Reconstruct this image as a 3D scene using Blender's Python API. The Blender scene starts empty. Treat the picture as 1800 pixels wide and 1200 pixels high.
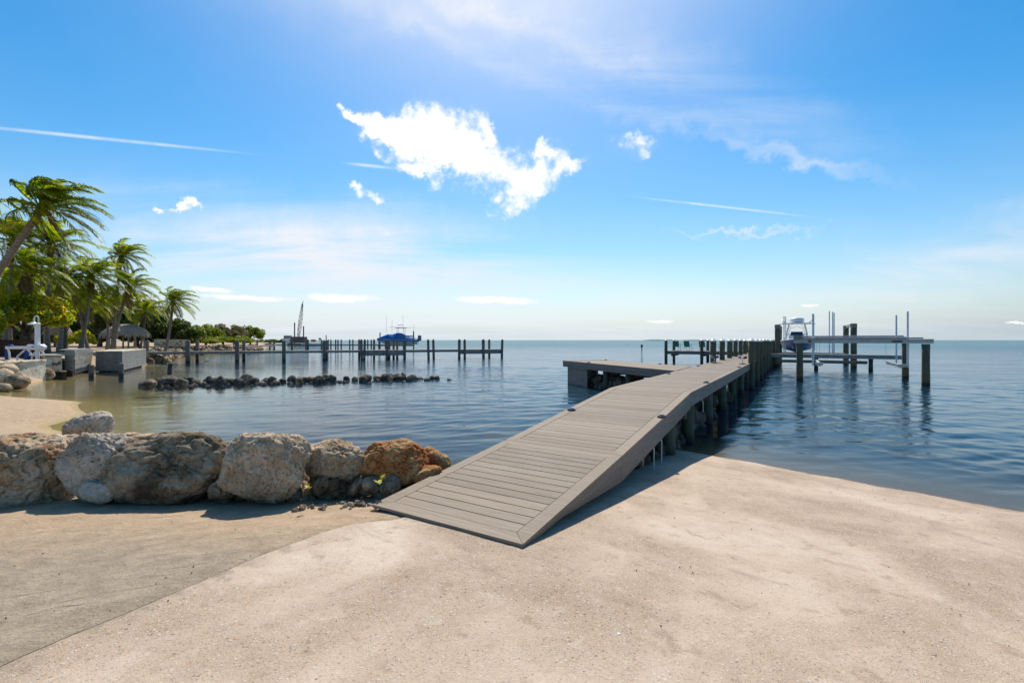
import bpy, bmesh, math, random
import numpy as np
from mathutils import Vector, Matrix, Euler, noise as mn
random.seed(7)
C = bpy.context.scene.collection
scn = bpy.context.scene
F = 820.0; CH = 2.3; HV = 597.5        # focal length in photo pixels, eye height over the water, horizon row

# ------------------------------------------------------------------ camera, sky, sun, exposure
cd = bpy.data.cameras.new('camera'); cam = bpy.data.objects.new('camera', cd); C.objects.link(cam)
cam.location = (0, 0, CH); cam.rotation_euler = (math.radians(90), 0, 0)
cd.sensor_width = 36; cd.lens = F / 1800 * 36; cd.shift_y = (HV - 600) / 1800
cd.clip_start = 0.05; cd.clip_end = 20000
scn.camera = cam
SUN_EL = math.radians(54); SUN_AZ = math.radians(-1)      # azimuth from +Y, positive towards +X
sdir = Vector((math.sin(SUN_AZ)*math.cos(SUN_EL), math.cos(SUN_AZ)*math.cos(SUN_EL), math.sin(SUN_EL)))
ld = bpy.data.lights.new('sun', 'SUN'); ld.energy = 5.0; ld.angle = math.radians(0.53); ld.color = (1.0, 0.915, 0.79)
sun = bpy.data.objects.new('sun', ld); C.objects.link(sun); sun.rotation_euler = sdir.to_track_quat('Z', 'Y').to_euler()
scn.view_settings.view_transform = 'Standard'; scn.view_settings.look = 'None'
scn.view_settings.exposure = 0.20; scn.view_settings.gamma = 1.0; scn.view_settings.use_curve_mapping = False
SKY_STRENGTH = 0.13
world = bpy.data.worlds.new('World'); scn.world = world; world.use_nodes = True
wt = world.node_tree; wt.nodes.clear()
def N(t, kind, **kw):
    n = t.nodes.new(kind)
    for k, v in kw.items(): setattr(n, k, v)
    return n
def math_n(t, op, a, b=None, c=None, clamp=False):
    n = N(t, 'ShaderNodeMath', operation=op); n.use_clamp = clamp
    for i, v in enumerate((a, b, c)):
        if v is None: continue
        if isinstance(v, (int, float)): n.inputs[i].default_value = v
        else: t.links.new(v, n.inputs[i])
    return n.outputs[0]
def mix_n(t, fac, a, b, mode='MIX'):
    n = N(t, 'ShaderNodeMix', data_type='RGBA', blend_type=mode); n.clamp_factor = True
    for s, v in ((n.inputs[0], fac), (n.inputs[6], a), (n.inputs[7], b)):
        if isinstance(v, (int, float)): s.default_value = v
        elif isinstance(v, tuple): s.default_value = tuple(v) + (1,) if len(v) == 3 else v
        else: t.links.new(v, s)
    return n.outputs[2]
def maprange(t, v, a, b, c=0.0, d=1.0, kind='SMOOTHSTEP'):
    n = N(t, 'ShaderNodeMapRange', interpolation_type=kind)
    t.links.new(v, n.inputs[0])
    for i, q in enumerate((a, b, c, d)): n.inputs[i+1].default_value = q
    return n.outputs[0]
def noise_n(t, vec, scale, detail=4, rough=0.55, dist=0.0):
    n = N(t, 'ShaderNodeTexNoise'); n.inputs['Scale'].default_value = scale; n.inputs['Detail'].default_value = detail
    n.inputs['Roughness'].default_value = rough; n.inputs['Distortion'].default_value = dist
    if vec is not None: t.links.new(vec, n.inputs['Vector'])
    return n
def pdir(px, v): return Vector(((px-900)/F, 1.0, (HV-v)/F)).normalized()
def build_world():
    t = wt; L = t.links
    out = N(t, 'ShaderNodeOutputWorld'); bg = N(t, 'ShaderNodeBackground'); bg.inputs[1].default_value = SKY_STRENGTH
    L.new(bg.outputs[0], out.inputs[0])
    sky = N(t, 'ShaderNodeTexSky', sky_type='NISHITA'); sky.sun_disc = False
    sky.sun_elevation = SUN_EL; sky.sun_rotation = SUN_AZ
    sky.air_density = 1.0; sky.dust_density = 0.35; sky.ozone_density = 1.6; sky.altitude = 0
    hs = N(t, 'ShaderNodeHueSaturation'); hs.inputs['Saturation'].default_value = 1.54; hs.inputs['Value'].default_value = 1.03; hs.inputs['Hue'].default_value = 0.492
    L.new(sky.outputs[0], hs.inputs['Color'])
    tc = N(t, 'ShaderNodeTexCoord'); D = tc.outputs['Generated']
    # warp the view direction a little with fractal noise, then test the cloud ellipsoids with it
    n1 = noise_n(t, D, 14, 7, 0.62); n2 = noise_n(t, D, 45, 5, 0.6)
    def centred(n, k):
        a = N(t, 'ShaderNodeVectorMath', operation='SUBTRACT'); L.new(n.outputs['Color'], a.inputs[0]); a.inputs[1].default_value = (.5, .5, .5)
        b = N(t, 'ShaderNodeVectorMath', operation='SCALE'); L.new(a.outputs[0], b.inputs[0]); b.inputs['Scale'].default_value = k
        return b.outputs[0]
    add = N(t, 'ShaderNodeVectorMath', operation='ADD'); L.new(D, add.inputs[0]); L.new(centred(n1, 0.105), add.inputs[1])
    W = add.outputs[0]
    add2 = N(t, 'ShaderNodeVectorMath', operation='ADD'); L.new(D, add2.inputs[0]); L.new(centred(n1, 0.022), add2.inputs[1])
    W2 = add2.outputs[0]
    def blob(vec, px, v, w, h, tilt=0, lo=0.0, gain=1.0):
        c = pdir(px, v); ct, st = math.cos(math.radians(tilt)), math.sin(math.radians(tilt))
        r = pdir(px + ct, v + st) - c; r = (r - c * r.dot(c)).normalized(); u = c.cross(r); u = -u if u.z < 0 else u
        sx = abs((pdir(px + w*ct, v + w*st) - c).dot(r)); sy = abs((pdir(px - h*st, v + h*ct) - c).dot(u))
        if r.cross(u).dot(c) < 0: z = -c
        else: z = c
        R = Matrix((r, u, r.cross(u))).transposed()
        m = N(t, 'ShaderNodeMapping', vector_type='TEXTURE'); m.inputs['Rotation'].default_value = R.to_euler()
        m.inputs['Scale'].default_value = (sx, sy, 1e5); L.new(vec, m.inputs['Vector'])
        l = N(t, 'ShaderNodeVectorMath', operation='LENGTH'); L.new(m.outputs[0], l.inputs[0])
        return maprange(t, l.outputs['Value'], 1.5, lo, 0, gain)
    def acc(items, vec, **kw):
        s = None
        for it in items:
            o = blob(vec, *it, **kw); s = o if s is None else math_n(t, 'ADD', s, o)
        return s
    cum = acc([(612,190,24,11,35),(645,208,34,15,28),(690,240,52,22,12),(795,226,74,46,18),(745,258,80,30,12),(862,300,108,52,10),(800,262,60,34,20),(700,232,60,24,20),
               (898,365,42,24,-8),(967,272,36,22,10),(868,228,26,15,35),(1000,295,34,12,-30),(1117,250,44,25,0),(621,340,21,12,10),(660,352,18,9,25),
               (715,290,52,13,22),(930,320,50,24,0),(336,362,28,8,3),(291,365,13,6,10)], W)
    low = acc([(440,524,80,6,3),(372,508,38,5,5),(603,524,66,9,2),(872,527,78,7,2),(1160,564,26,3.5,2),(1425,537,16,3,0),(1780,566,20,3,0)], W2)
    nz = math_n(t, 'SUBTRACT', n2.outputs['Fac'], 0.5); nz1 = math_n(t, 'SUBTRACT', n1.outputs['Fac'], 0.5)
    nsum0 = math_n(t, 'ADD', math_n(t, 'MULTIPLY', nz, 1.9), math_n(t, 'MULTIPLY', nz1, 2.0))
    nsum = math_n(t, 'MULTIPLY', nsum0, math_n(t, 'MULTIPLY', cum, 3.0, clamp=True)); nsl = math_n(t, 'MULTIPLY', nsum0, math_n(t, 'MULTIPLY', low, 3.0, clamp=True))
    cm = maprange(t, math_n(t, 'ADD', cum, nsum), 0.20, 1.15, 0, 1)
    lm = maprange(t, math_n(t, 'ADD', low, math_n(t, 'MULTIPLY', nsl, .5)), 0.10, 0.75, 0, 0.9)
    con = acc([(182,244,215,3.2,5.8),(1265,363,140,2.2,6.4),(655,292,42,3,6)], D)
    conm = math_n(t, 'MULTIPLY', con, maprange(t, n1.outputs['Fac'], 0.35, 0.6, 0.35, 0.75))
    # thin high cirrus: streaks on a plane overhead, everywhere, plus broad veils
    sep = N(t, 'ShaderNodeSeparateXYZ'); L.new(D, sep.inputs[0])
    zc = math_n(t, 'ADD', math_n(t, 'MAXIMUM', sep.outputs['Z'], 0.0), 0.12)
    cb = N(t, 'ShaderNodeCombineXYZ'); L.new(math_n(t, 'DIVIDE', sep.outputs['X'], zc), cb.inputs[0]); L.new(math_n(t, 'DIVIDE', sep.outputs['Y'], zc), cb.inputs[1])
    mp = N(t, 'ShaderNodeMapping'); mp.inputs['Rotation'].default_value = (0, 0, math.radians(-28)); mp.inputs['Scale'].default_value = (0.35, 1.2, 1)
    L.new(cb.outputs[0], mp.inputs[0])
    cz = noise_n(t, mp.outputs[0], 1.1, 7, 0.6, 0.6)
    veil = acc([(800,10,380,90,12),(820,85,250,26,24),(900,40,300,18,20),(1120,190,240,20,12),(560,430,360,85,4),(700,470,420,50,3),(1180,130,330,60,20),(1380,275,170,14,12),(1300,408,120,4,0),(1650,460,320,60,-12),(760,560,900,50,0)], W)
    cir = math_n(t, 'MULTIPLY', maprange(t, cz.outputs['Fac'], 0.28, 0.72, 0, 1), math_n(t, 'ADD', math_n(t, 'MULTIPLY', veil, 0.75), 0.05))
    # the pale damp air low over the sea
    hor = math_n(t, 'MULTIPLY', math_n(t, 'EXPONENT', math_n(t, 'MULTIPLY', math_n(t, 'MAXIMUM', sep.outputs['Z'], 0.0), -7.6)), 1.12, clamp=True)
    dh = N(t, 'ShaderNodeVectorMath', operation='DOT_PRODUCT'); L.new(D, dh.inputs[0]); dh.inputs[1].default_value = Vector((sdir.x, sdir.y, 0)).normalized()
    hc = mix_n(t, maprange(t, dh.outputs['Value'], 0.45, 1.0), (2.75, 3.35, 3.85), (4.6, 5.15, 5.35))
    col = mix_n(t, hor, hs.outputs[0], hc)
    # bright forward scatter round the sun
    dt = N(t, 'ShaderNodeVectorMath', operation='DOT_PRODUCT'); L.new(D, dt.inputs[0]); dt.inputs[1].default_value = sdir
    au = math_n(t, 'POWER', math_n(t, 'MAXIMUM', dt.outputs['Value'], 0.0), 14.0)
    col = mix_n(t, math_n(t, 'MULTIPLY', au, 1.1), col, (5.6, 6.0, 7.0))
    col = mix_n(t, math_n(t, 'ADD', cir, math_n(t, 'MULTIPLY', cum, 0.16), clamp=True), col, (5.7, 6.0, 6.5))
    col = mix_n(t, conm, col, (6, 6.4, 6.9))
    col = mix_n(t, lm, col, (6.9, 6.85, 6.8))
    col = mix_n(t, cm, col, (7.2, 7.3, 7.4))
    L.new(col, bg.inputs[0])
build_world()

# ------------------------------------------------------------------ numpy noise
def _h(ix, iy, s):
    n = (ix.astype(np.int64)*374761393 + iy.astype(np.int64)*668265263 + s*2147483647) & 0xffffffff
    n = ((n ^ (n >> 13)) * 1274126177) & 0xffffffff
    return ((n ^ (n >> 16)) & 0xffff) / 65535.0
def vnoise(x, y, s=0):
    ix, iy = np.floor(x), np.floor(y); fx, fy = x-ix, y-iy; fx = fx*fx*(3-2*fx); fy = fy*fy*(3-2*fy)
    a, b, c, d = _h(ix, iy, s), _h(ix+1, iy, s), _h(ix, iy+1, s), _h(ix+1, iy+1, s)
    return (a*(1-fx)+b*fx)*(1-fy)+(c*(1-fx)+d*fx)*fy - 0.5
def fbm(x, y, o=4, s=0):
    r = 0; a = 1.0
    for i in range(o): r = r + a*vnoise(x*2**i, y*2**i, s+i); a *= 0.5
    return r
def sstep(a, b, x):
    t = np.clip((x-a)/(b-a), 0, 1); return t*t*(3-2*t)
# ------------------------------------------------------------------ terrain functions
SHORE = [(34,-25),(9,4.2),(4.5,8.8),(3.0,9.0),(1.6,7.7),(0,7.0),(-3,6.9),(-6,7.2),(-8.3,8.8),(-10.9,11.3),(-12.5,12.5),(-13.2,14.4),(-16.0,17.2),(-20.7,19.1),(-24.2,21),
         (-25.6,22.5),(-26.8,26.8),(-28,28),(-30.5,32.5),(-32.5,36),(-34,40),(-36,44),(-36,48),(-41,55),(-50,74),(-55,100),(-70,130),(-88,168),(-112,222),(-250,420),(-600,400),(-600,-80),(34,-80)]
def sdist(x, y, poly):
    P = np.array(poly, float); Q = np.roll(P, -1, 0)
    best = np.full(x.shape, 1e9); ins = np.zeros(x.shape, bool)
    for (ax, ay), (bx, by) in zip(P, Q):
        dx, dy = bx-ax, by-ay; t = np.clip(((x-ax)*dx+(y-ay)*dy)/(dx*dx+dy*dy), 0, 1)
        best = np.minimum(best, (x-ax-t*dx)**2+(y-ay-t*dy)**2)
        if by != ay:
            c = ((ay > y) != (by > y)) & (x < (bx-ax)*(y-ay)/(by-ay)+ax); ins ^= c
    d = np.sqrt(best); return np.where(ins, d, -d)
def slab_z(x, y):
    n = (x+y)*0.7071
    return np.where(n > 2.76, 0.592-0.0902*(n-2.76), 0.592+0.030*(2.76-n))
SLAB_EDGE = [(-9,-4.2),(-2,-2.9),(1,-2.66),(2.26,-2.58),(3.07,-2.24),(3.63,-1.97),(4.05,-1.72),(4.3,-1.48),(4.43,-1.12),(5.2,-0.3),(7.5,2.0),(9.2,3.12),(9.9,3.35),(12.5,4.2)]  # y, x of the slab's left edge
def slab_left(y):
    ys = [p[0] for p in SLAB_EDGE]; xs = [p[1] for p in SLAB_EDGE]
    return np.interp(y, ys, xs) + 0.012*vnoise(y*5.0, y*0, 3) + 0.02*vnoise(y*1.7, y*0, 8)
def ground_z(x, y):
    x = np.asarray(x, float); y = np.asarray(y, float)
    d = sdist(x, y, SHORE) + 0.5*fbm(x*0.35, y*0.35, 3, 5)*np.clip(np.hypot(x, y)/30, 0.15, 1.2)
    up = sstep(21.5, 24.5, y + np.maximum(0, -22-x)*0.3) * sstep(-22.5, -25.0, x)
    plat = 0.60*(1-up) + 1.28*up
    near = sstep(-7.5, -4.5, x)*sstep(11, 8, y)
    slope = 0.16*(1-near) + 0.36*near; slope = slope*(1-up) + 1.1*up
    land = plat*(1-np.exp(-np.maximum(d, 0)*slope/plat*1.35))
    dd = np.maximum(-d, 0)
    sea = -((0.55+0.75*sstep(-12, -5, x))*(1-np.exp(-dd*(0.22+.25*sstep(-12, -5, x)))) + 0.035*np.minimum(dd, 60))
    z = np.where(d > 0, land, sea)
    z = z + 0.03*fbm(x*0.5, y*0.5, 3, 11)*sstep(1.2, 4, np.hypot(x, y)) + 0.012*fbm(x*3, y*3, 3, 17)
    z = np.where(d > 0, z + 0.25*up*sstep(0, 25, d)*0.4, z)
    # beside the slab the sand lies level with it
    sl = slab_left(y); e = sl - x
    w = sstep(1.6, 0.0, e)*sstep(7, 5, y)*(y > -9)
    sz = slab_z(np.maximum(x, sl-1.2), y) - 0.010
    z = z*(1-w) + (sz + 0.008*fbm(x*4, y*4, 2, 17)*sstep(0, .3, e))*w
    inside = (x > sl-0.004) & (y < 12.4) & (x < 31.5) & (y > -10)
    z = np.where(inside, np.minimum(z, slab_z(x, y) - 0.006 - 0.35*np.clip(x-sl, 0, 0.35)), z)
    return z
def gz(x, y): return float(ground_z(np.array([x]), np.array([y]))[0])
def at(px, v, Y): return Vector(((px-900)/F*Y, Y, CH-(v-HV)/F*Y))
DS, DC = 0.5227, 0.8525
def dk(a, p, z=0.0): return Vector((a*DS+p*DC, a*DC-p*DS, z))      # a: metres along the pier, p: across it (to the right)

# ------------------------------------------------------------------ object helpers
WM = {}
def tag(o, label, cat=None, group=None, kind=None):
    if label: o['label'] = label
    if cat: o['category'] = cat
    if group: o['group'] = group
    if kind: o['kind'] = kind
    return o
def thing(name, label, cat, loc=(0,0,0), group=None):
    o = bpy.data.objects.new(name, None); C.objects.link(o); o.location = loc; o.empty_display_size = 0.1
    WM[o] = Matrix.Translation(Vector(loc)); return tag(o, label, cat, group)
def link(name, mesh, m=None, parent=None, M=Matrix()):
    if m is not None and not mesh.materials: mesh.materials.append(m)
    o = bpy.data.objects.new(name, mesh); C.objects.link(o); WM[o] = M.copy()
    if parent is not None: o.parent = parent; o.matrix_basis = WM[parent].inverted() @ M
    else: o.matrix_basis = M
    return o
class MB:
    def __init__(s): s.v = []; s.f = []
    def add(s, vs, fs):
        b = len(s.v); s.v += [tuple(q) for q in vs]; s.f += [tuple(i+b for i in q) for q in fs]; return s
    def box(s, c, size, M=None):
        hx, hy, hz = size[0]/2, size[1]/2, size[2]/2
        vs = [Vector((x, y, z)) for x in (-hx, hx) for y in (-hy, hy) for z in (-hz, hz)]
        if M is not None: vs = [M @ q for q in vs]
        c = Vector(c); return s.add([q+c for q in vs], [(0,1,3,2),(4,6,7,5),(0,4,5,1),(2,3,7,6),(0,2,6,4),(1,5,7,3)])
    def hexa(s, bot, top):
        n = len(bot); return s.add(list(bot)+list(top), [tuple(range(n))[::-1], tuple(range(n, 2*n))] + [(i, (i+1) % n, n+(i+1) % n, n+i) for i in range(n)])
    def bar(s, a, b, w, h, up=Vector((0,0,1))):
        a, b = Vector(a), Vector(b); d = (b-a).normalized(); r = d.cross(up)
        if r.length < 1e-4: r = Vector((1,0,0))
        r.normalize(); u = r.cross(d)
        q = [(-1,-1),(1,-1),(1,1),(-1,1)]
        return s.hexa([a+r*x*w/2+u*y*h/2 for x, y in q], [b+r*x*w/2+u*y*h/2 for x, y in q])
    def tube(s, pts, rad, n=8, cap=True):
        pts = [Vector(p) for p in pts]; rs = rad if isinstance(rad, (list, tuple)) else [rad]*len(pts)
        vs = []; prev = None
        for i, p in enumerate(pts):
            d = (pts[min(i+1, len(pts)-1)]-pts[max(i-1, 0)]).normalized()
            r = d.cross(Vector((0,0,1))) if prev is None else prev - d*prev.dot(d)
            if r.length < 1e-4: r = Vector((1,0,0))
            r.normalize(); prev = r; u = r.cross(d)
            vs += [p+(r*math.cos(2*math.pi*k/n)+u*math.sin(2*math.pi*k/n))*rs[i] for k in range(n)]
        fs = [(i*n+k, i*n+(k+1) % n, (i+1)*n+(k+1) % n, (i+1)*n+k) for i in range(len(pts)-1) for k in range(n)]
        if cap: fs += [tuple(range(n))[::-1], tuple(range((len(pts)-1)*n, len(pts)*n))]
        return s.add(vs, fs)
    def lathe(s, prof, c=(0,0,0), n=16):
        c = Vector(c); vs = [c+Vector((r*math.cos(2*math.pi*k/n), r*math.sin(2*math.pi*k/n), z)) for r, z in prof for k in range(n)]
        fs = [(i*n+k, i*n+(k+1) % n, (i+1)*n+(k+1) % n, (i+1)*n+k) for i in range(len(prof)-1) for k in range(n)]
        fs += [tuple(range(n))[::-1], tuple(range((len(prof)-1)*n, len(prof)*n))]
        return s.add(vs, fs)
    def mesh(s, name, smooth=False, bevel=0):
        me = bpy.data.meshes.new(name); me.from_pydata(s.v, [], s.f)
        if bevel:
            bm = bmesh.new(); bm.from_mesh(me)
            bmesh.ops.bevel(bm, geom=bm.edges[:], offset=bevel, segments=1, affect='EDGES', profile=0.5); bm.to_mesh(me); bm.free()
        if smooth: me.polygons.foreach_set('use_smooth', [True]*len(me.polygons))
        me.update(); return me
    def obj(s, name, m, parent=None, smooth=False, bevel=0):
        # vertices are given in world coordinates; the object's origin goes to the parent's
        M = WM[parent] if parent is not None else Matrix()
        if parent is not None:
            inv = M.inverted(); s.v = [tuple(inv @ Vector(q)) for q in s.v]
        return link(name, s.mesh(name, smooth, bevel), m, parent, M)
def duptree(o, M, parent=None):
    c = o.copy(); C.objects.link(c); WM[c] = M
    if parent is not None: c.parent = parent
    if parent is None: c.matrix_basis = M
    for ch in list(o.children):
        duptree(ch, M @ ch.matrix_basis, c)
    return c

# ------------------------------------------------------------------ materials
def newmat(name):
    m = bpy.data.materials.new(name); m.use_nodes = True; t = m.node_tree; t.nodes.clear()
    out = N(t, 'ShaderNodeOutputMaterial'); b = N(t, 'ShaderNodeBsdfPrincipled'); t.links.new(b.outputs[0], out.inputs[0])
    return m, t, b, out
def ramp(t, fac, stops):
    r = N(t, 'ShaderNodeValToRGB'); e = r.color_ramp.elements
    while len(e) < len(stops): e.new(0.5)
    for q, (p, c) in zip(e, stops): q.position = p; q.color = tuple(c)+(1,)
    t.links.new(fac, r.inputs[0]); return r.outputs[0]
def bump(t, b, h, dist, strength=1.0, prev=None):
    n = N(t, 'ShaderNodeBump'); n.inputs['Strength'].default_value = strength; n.inputs['Distance'].default_value = dist
    t.links.new(h, n.inputs['Height'])
    if prev is not None: t.links.new(prev, n.inputs['Normal'])
    if b is not None: t.links.new(n.outputs[0], b.inputs['Normal'])
    return n.outputs[0]
def pos(t, scale=(1,1,1), rot=0.0, obj=False):
    if obj: s = N(t, 'ShaderNodeTexCoord').outputs['Object']
    else: s = N(t, 'ShaderNodeNewGeometry').outputs['Position']
    if scale != (1,1,1) or rot:
        m = N(t, 'ShaderNodeMapping'); m.inputs['Scale'].default_value = scale; t.links.new(s, m.inputs[0])
        if rot:
            m0 = N(t, 'ShaderNodeMapping'); m0.inputs['Rotation'].default_value = (0, 0, rot); t.links.new(s, m0.inputs[0]); t.links.new(m0.outputs[0], m.inputs[0])
        s = m.outputs[0]
    return s
def pm(name, stops, scale=3.0, rough=0.7, bumpd=0.004, bscale=None, stretch=(1,1,1), rot=0.0, var=0.12, metal=0.0, spec=0.4, detail=5):
    m, t, b, out = newmat(name)
    p = pos(t, stretch, rot)
    n = noise_n(t, p, scale, detail, 0.6)
    col = ramp(t, n.outputs['Fac'], stops)
    oi = N(t, 'ShaderNodeObjectInfo')
    hv = N(t, 'ShaderNodeHueSaturation'); t.links.new(col, hv.inputs['Color'])
    t.links.new(maprange(t, oi.outputs['Random'], 0, 1, 1-var, 1+var, 'LINEAR'), hv.inputs['Value'])
    t.links.new(hv.outputs[0], b.inputs['Base Color'])
    b.inputs['Roughness'].default_value = rough; b.inputs['Metallic'].default_value = metal; b.inputs['Specular IOR Level'].default_value = spec
    n2 = noise_n(t, p, (bscale or scale*4), 5, 0.6)
    if bumpd: bump(t, b, n2.outputs['Fac'], bumpd)
    return m
ROTD = math.atan2(DS, DC)      # pier's heading east of north
M = {}
def deckmat(name, k=1.0):
    m, t, b, out = newmat(name)
    p = pos(t, (2.5, 60, 2.5), ROTD); p2 = pos(t)
    n = noise_n(t, p, 1.0, 5, 0.65); nb = noise_n(t, p2, 1.3, 5, 0.6); ns = noise_n(t, p2, 90, 2, 0.5)
    col = ramp(t, n.outputs['Fac'], [(0.25, (.13*k,.102*k,.076*k)), (0.75, (.28*k,.222*k,.166*k))])
    col = mix_n(t, maprange(t, nb.outputs['Fac'], 0.35, 0.75, 0, 0.45), col, (.31*k,.248*k,.186*k))
    oi = N(t, 'ShaderNodeObjectInfo'); hv = N(t, 'ShaderNodeHueSaturation'); t.links.new(col, hv.inputs['Color'])
    t.links.new(maprange(t, oi.outputs['Random'], 0, 1, .84, 1.14, 'LINEAR'), hv.inputs['Value'])
    t.links.new(hv.outputs[0], b.inputs['Base Color']); b.inputs['Specular IOR Level'].default_value = 0.22
    t.links.new(maprange(t, nb.outputs['Fac'], 0.3, 0.7, 0.6, 0.75), b.inputs['Roughness'])
    x = bump(t, None, ns.outputs['Fac'], 0.0015); bump(t, b, n.outputs['Fac'], 0.0018, 1, x)
    return m
M['deck'] = deckmat('composite_decking')
M['fascia'] = pm('fascia_board', [(0.3, (.085,.074,.068)), (0.7, (.165,.145,.132))], 1.6, 0.5, 0.002, 30, (1,1,14))
M['grey_board'] = pm('weathered_grey_board', [(0.3, (.13,.13,.122)), (0.7, (.30,.295,.275))], 2.0, 0.75, 0.004, 18, (1,1,5))
M['old_wood'] = pm('old_dock_timber', [(0.3, (.085,.068,.055)), (0.7, (.21,.175,.145))], 2.5, 0.8, 0.006, 20, (1,1,5))
M['grey_wood'] = pm('silvered_timber', [(0.3, (.15,.135,.12)), (0.7, (.30,.275,.25))], 2.5, 0.8, 0.006, 20)
def pilemat(name, top, wet=(.018,.02,.015), green=(.05,.085,.055)):
    m, t, b, out = newmat(name)
    p = pos(t, (6,6,1.2)); n = noise_n(t, p, 1.3, 6, 0.65)
    g = N(t, 'ShaderNodeNewGeometry'); s = N(t, 'ShaderNodeSeparateXYZ'); t.links.new(g.outputs['Position'], s.inputs[0])
    zz = math_n(t, 'ADD', s.outputs['Z'], math_n(t, 'MULTIPLY', math_n(t, 'SUBTRACT', n.outputs['Fac'], .5), 0.5))
    base = ramp(t, n.outputs['Fac'], [(0.3, tuple(c*.6 for c in top)), (0.7, tuple(c*1.3 for c in top))])
    c1 = mix_n(t, maprange(t, zz, 0.95, 0.5), base, green)
    c2 = mix_n(t, maprange(t, zz, 0.30, 0.12), c1, wet)
    t.links.new(c2, b.inputs['Base Color']); b.inputs['Roughness'].default_value = 0.75
    bump(t, b, n.outputs['Fac'], 0.012); return m
M['pile'] = pilemat('treated_pile', (.10,.085,.045), (.012,.014,.011), (.035,.065,.045))
M['lift_pile'] = pilemat('lift_pile', (.105,.095,.06), (.02,.016,.012), (.15,.085,.04))
M['far_pile'] = pilemat('weathered_pile', (.15,.13,.115), (.02,.02,.017), (.11,.10,.085))
M['cap'] = pm('pale_pile_cap', [(0, (.55,.53,.50)), (1, (.68,.66,.63))], 4, 0.35, 0.0, var=0.05, spec=.6)
M['darkcap'] = pm('dark_pile_cap', [(0, (.03,.03,.033)), (1, (.06,.06,.065))], 4, 0.5, 0.0)
M['white'] = pm('white_paint', [(0.2, (.62,.63,.63)), (0.8, (.80,.80,.79))], 5, 0.35, 0.001, var=0.03, spec=.5)
M['alu'] = pm('aluminium', [(0.3, (.30,.31,.32)), (0.7, (.44,.445,.45))], 6, 0.42, 0.0, metal=0.7, var=.05)
M['pvc'] = pm('grey_white_pipe', [(0.3, (.55,.56,.57)), (0.7, (.70,.70,.70))], 6, 0.35, 0.0, var=.05)
M['blackmetal'] = pm('black_metal', [(0, (.015,.016,.018)), (1, (.04,.042,.045))], 8, 0.4, 0.0)
M['bluecover'] = pm('blue_canvas', [(0.3, (.005,.10,.36)), (0.7, (.012,.19,.52))], 1.2, 0.65, 0.02, 1.5, var=0)
M['bluehull'] = pm('blue_gelcoat', [(0, (.01,.10,.26)), (1, (.02,.14,.34))], 1.0, 0.35, 0.0, var=0, spec=.6)
M['bluestrap'] = pm('blue_strap', [(0, (.01,.03,.16)), (1, (.02,.06,.28))], 4, 0.7, 0.0)
M['green'] = pm('teal_green_sling', [(0, (.012,.12,.095)), (1, (.025,.19,.15))], 4, 0.6, 0.0, var=.06)
M['concrete_wall'] = pm('stained_concrete_wall', [(0.36, (.10,.08,.055)), (0.44, (.46,.40,.30)), (0.7, (.74,.67,.55))], 2.6, 0.9, 0.03, 9, detail=8)
M['fence'] = pm('dark_red_fence', [(0.3, (.045,.018,.012)), (0.7, (.09,.038,.024))], 2.0, 0.8, 0.004)
M['thatch'] = pm('palm_thatch', [(0.25, (.16,.12,.085)), (0.75, (.40,.33,.26))], 5, 0.95, 0.04, 14, (1,1,.4))
M['trunk'] = pm('palm_trunk', [(0.3, (.12,.10,.08)), (0.7, (.27,.235,.20))], 2.0, 0.9, 0.03, 1.2, (1,1,9), detail=3)
M['bark'] = pm('tree_bark', [(0.3, (.07,.055,.045)), (0.7, (.17,.14,.115))], 3, 0.9, 0.03)
M['rust'] = pm('rusty_steel', [(0.3, (.10,.05,.03)), (0.7, (.25,.15,.10))], 2, 0.85, 0.01)
M['orange'] = pm('orange_paint', [(0, (.5,.10,.03)), (1, (.6,.15,.04))], 2, 0.5, 0.0)
M['skin_blue'] = pm('dark_blue_lens', [(0, (.012,.02,.035)), (1, (.03,.045,.07))], 4, 0.15, 0.0, spec=.7)
def leafmat(name, cols, trans=0.45, nscale=0.35, tint=1.5):
    m, t, b, out = newmat(name)
    g = N(t, 'ShaderNodeNewGeometry'); n = noise_n(t, g.outputs['Position'], nscale, 3, 0.6)
    v = math_n(t, 'ADD', math_n(t, 'MULTIPLY', g.outputs['Random Per Island'], 0.55), math_n(t, 'MULTIPLY', n.outputs['Fac'], 0.75))
    v = math_n(t, 'SUBTRACT', v, 0.15)
    col = ramp(t, v, cols)
    t.links.new(col, b.inputs['Base Color']); b.inputs['Roughness'].default_value = 0.42; b.inputs['Specular IOR Level'].default_value = 0.4
    tr = N(t, 'ShaderNodeBsdfTranslucent'); hv = N(t, 'ShaderNodeHueSaturation'); hv.inputs['Value'].default_value = tint; hv.inputs['Saturation'].default_value = 1.1
    t.links.new(col, hv.inputs['Color']); t.links.new(hv.outputs[0], tr.inputs['Color'])
    mx = N(t, 'ShaderNodeMixShader'); mx.inputs[0].default_value = trans
    t.links.new(b.outputs[0], mx.inputs[1]); t.links.new(tr.outputs[0], mx.inputs[2]); t.links.new(mx.outputs[0], out.inputs[0]); return m
M['frond'] = leafmat('palm_frond', [(0.1, (.030,.065,.006)), (0.45, (.11,.145,.008)), (0.8, (.27,.25,.014)), (1.0, (.42,.30,.03))], 0.58, 0.5, 2.9)
M['deadfrond'] = leafmat('dry_palm_frond', [(0.1, (.10,.065,.03)), (0.9, (.27,.18,.08))], 0.35)
M['grape'] = leafmat('sea_grape_leaf', [(0.1, (.04,.085,.008)), (0.45, (.16,.20,.014)), (0.7, (.34,.28,.02)), (1.0, (.55,.20,.02))], 0.58, 0.6, 2.9)
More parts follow.
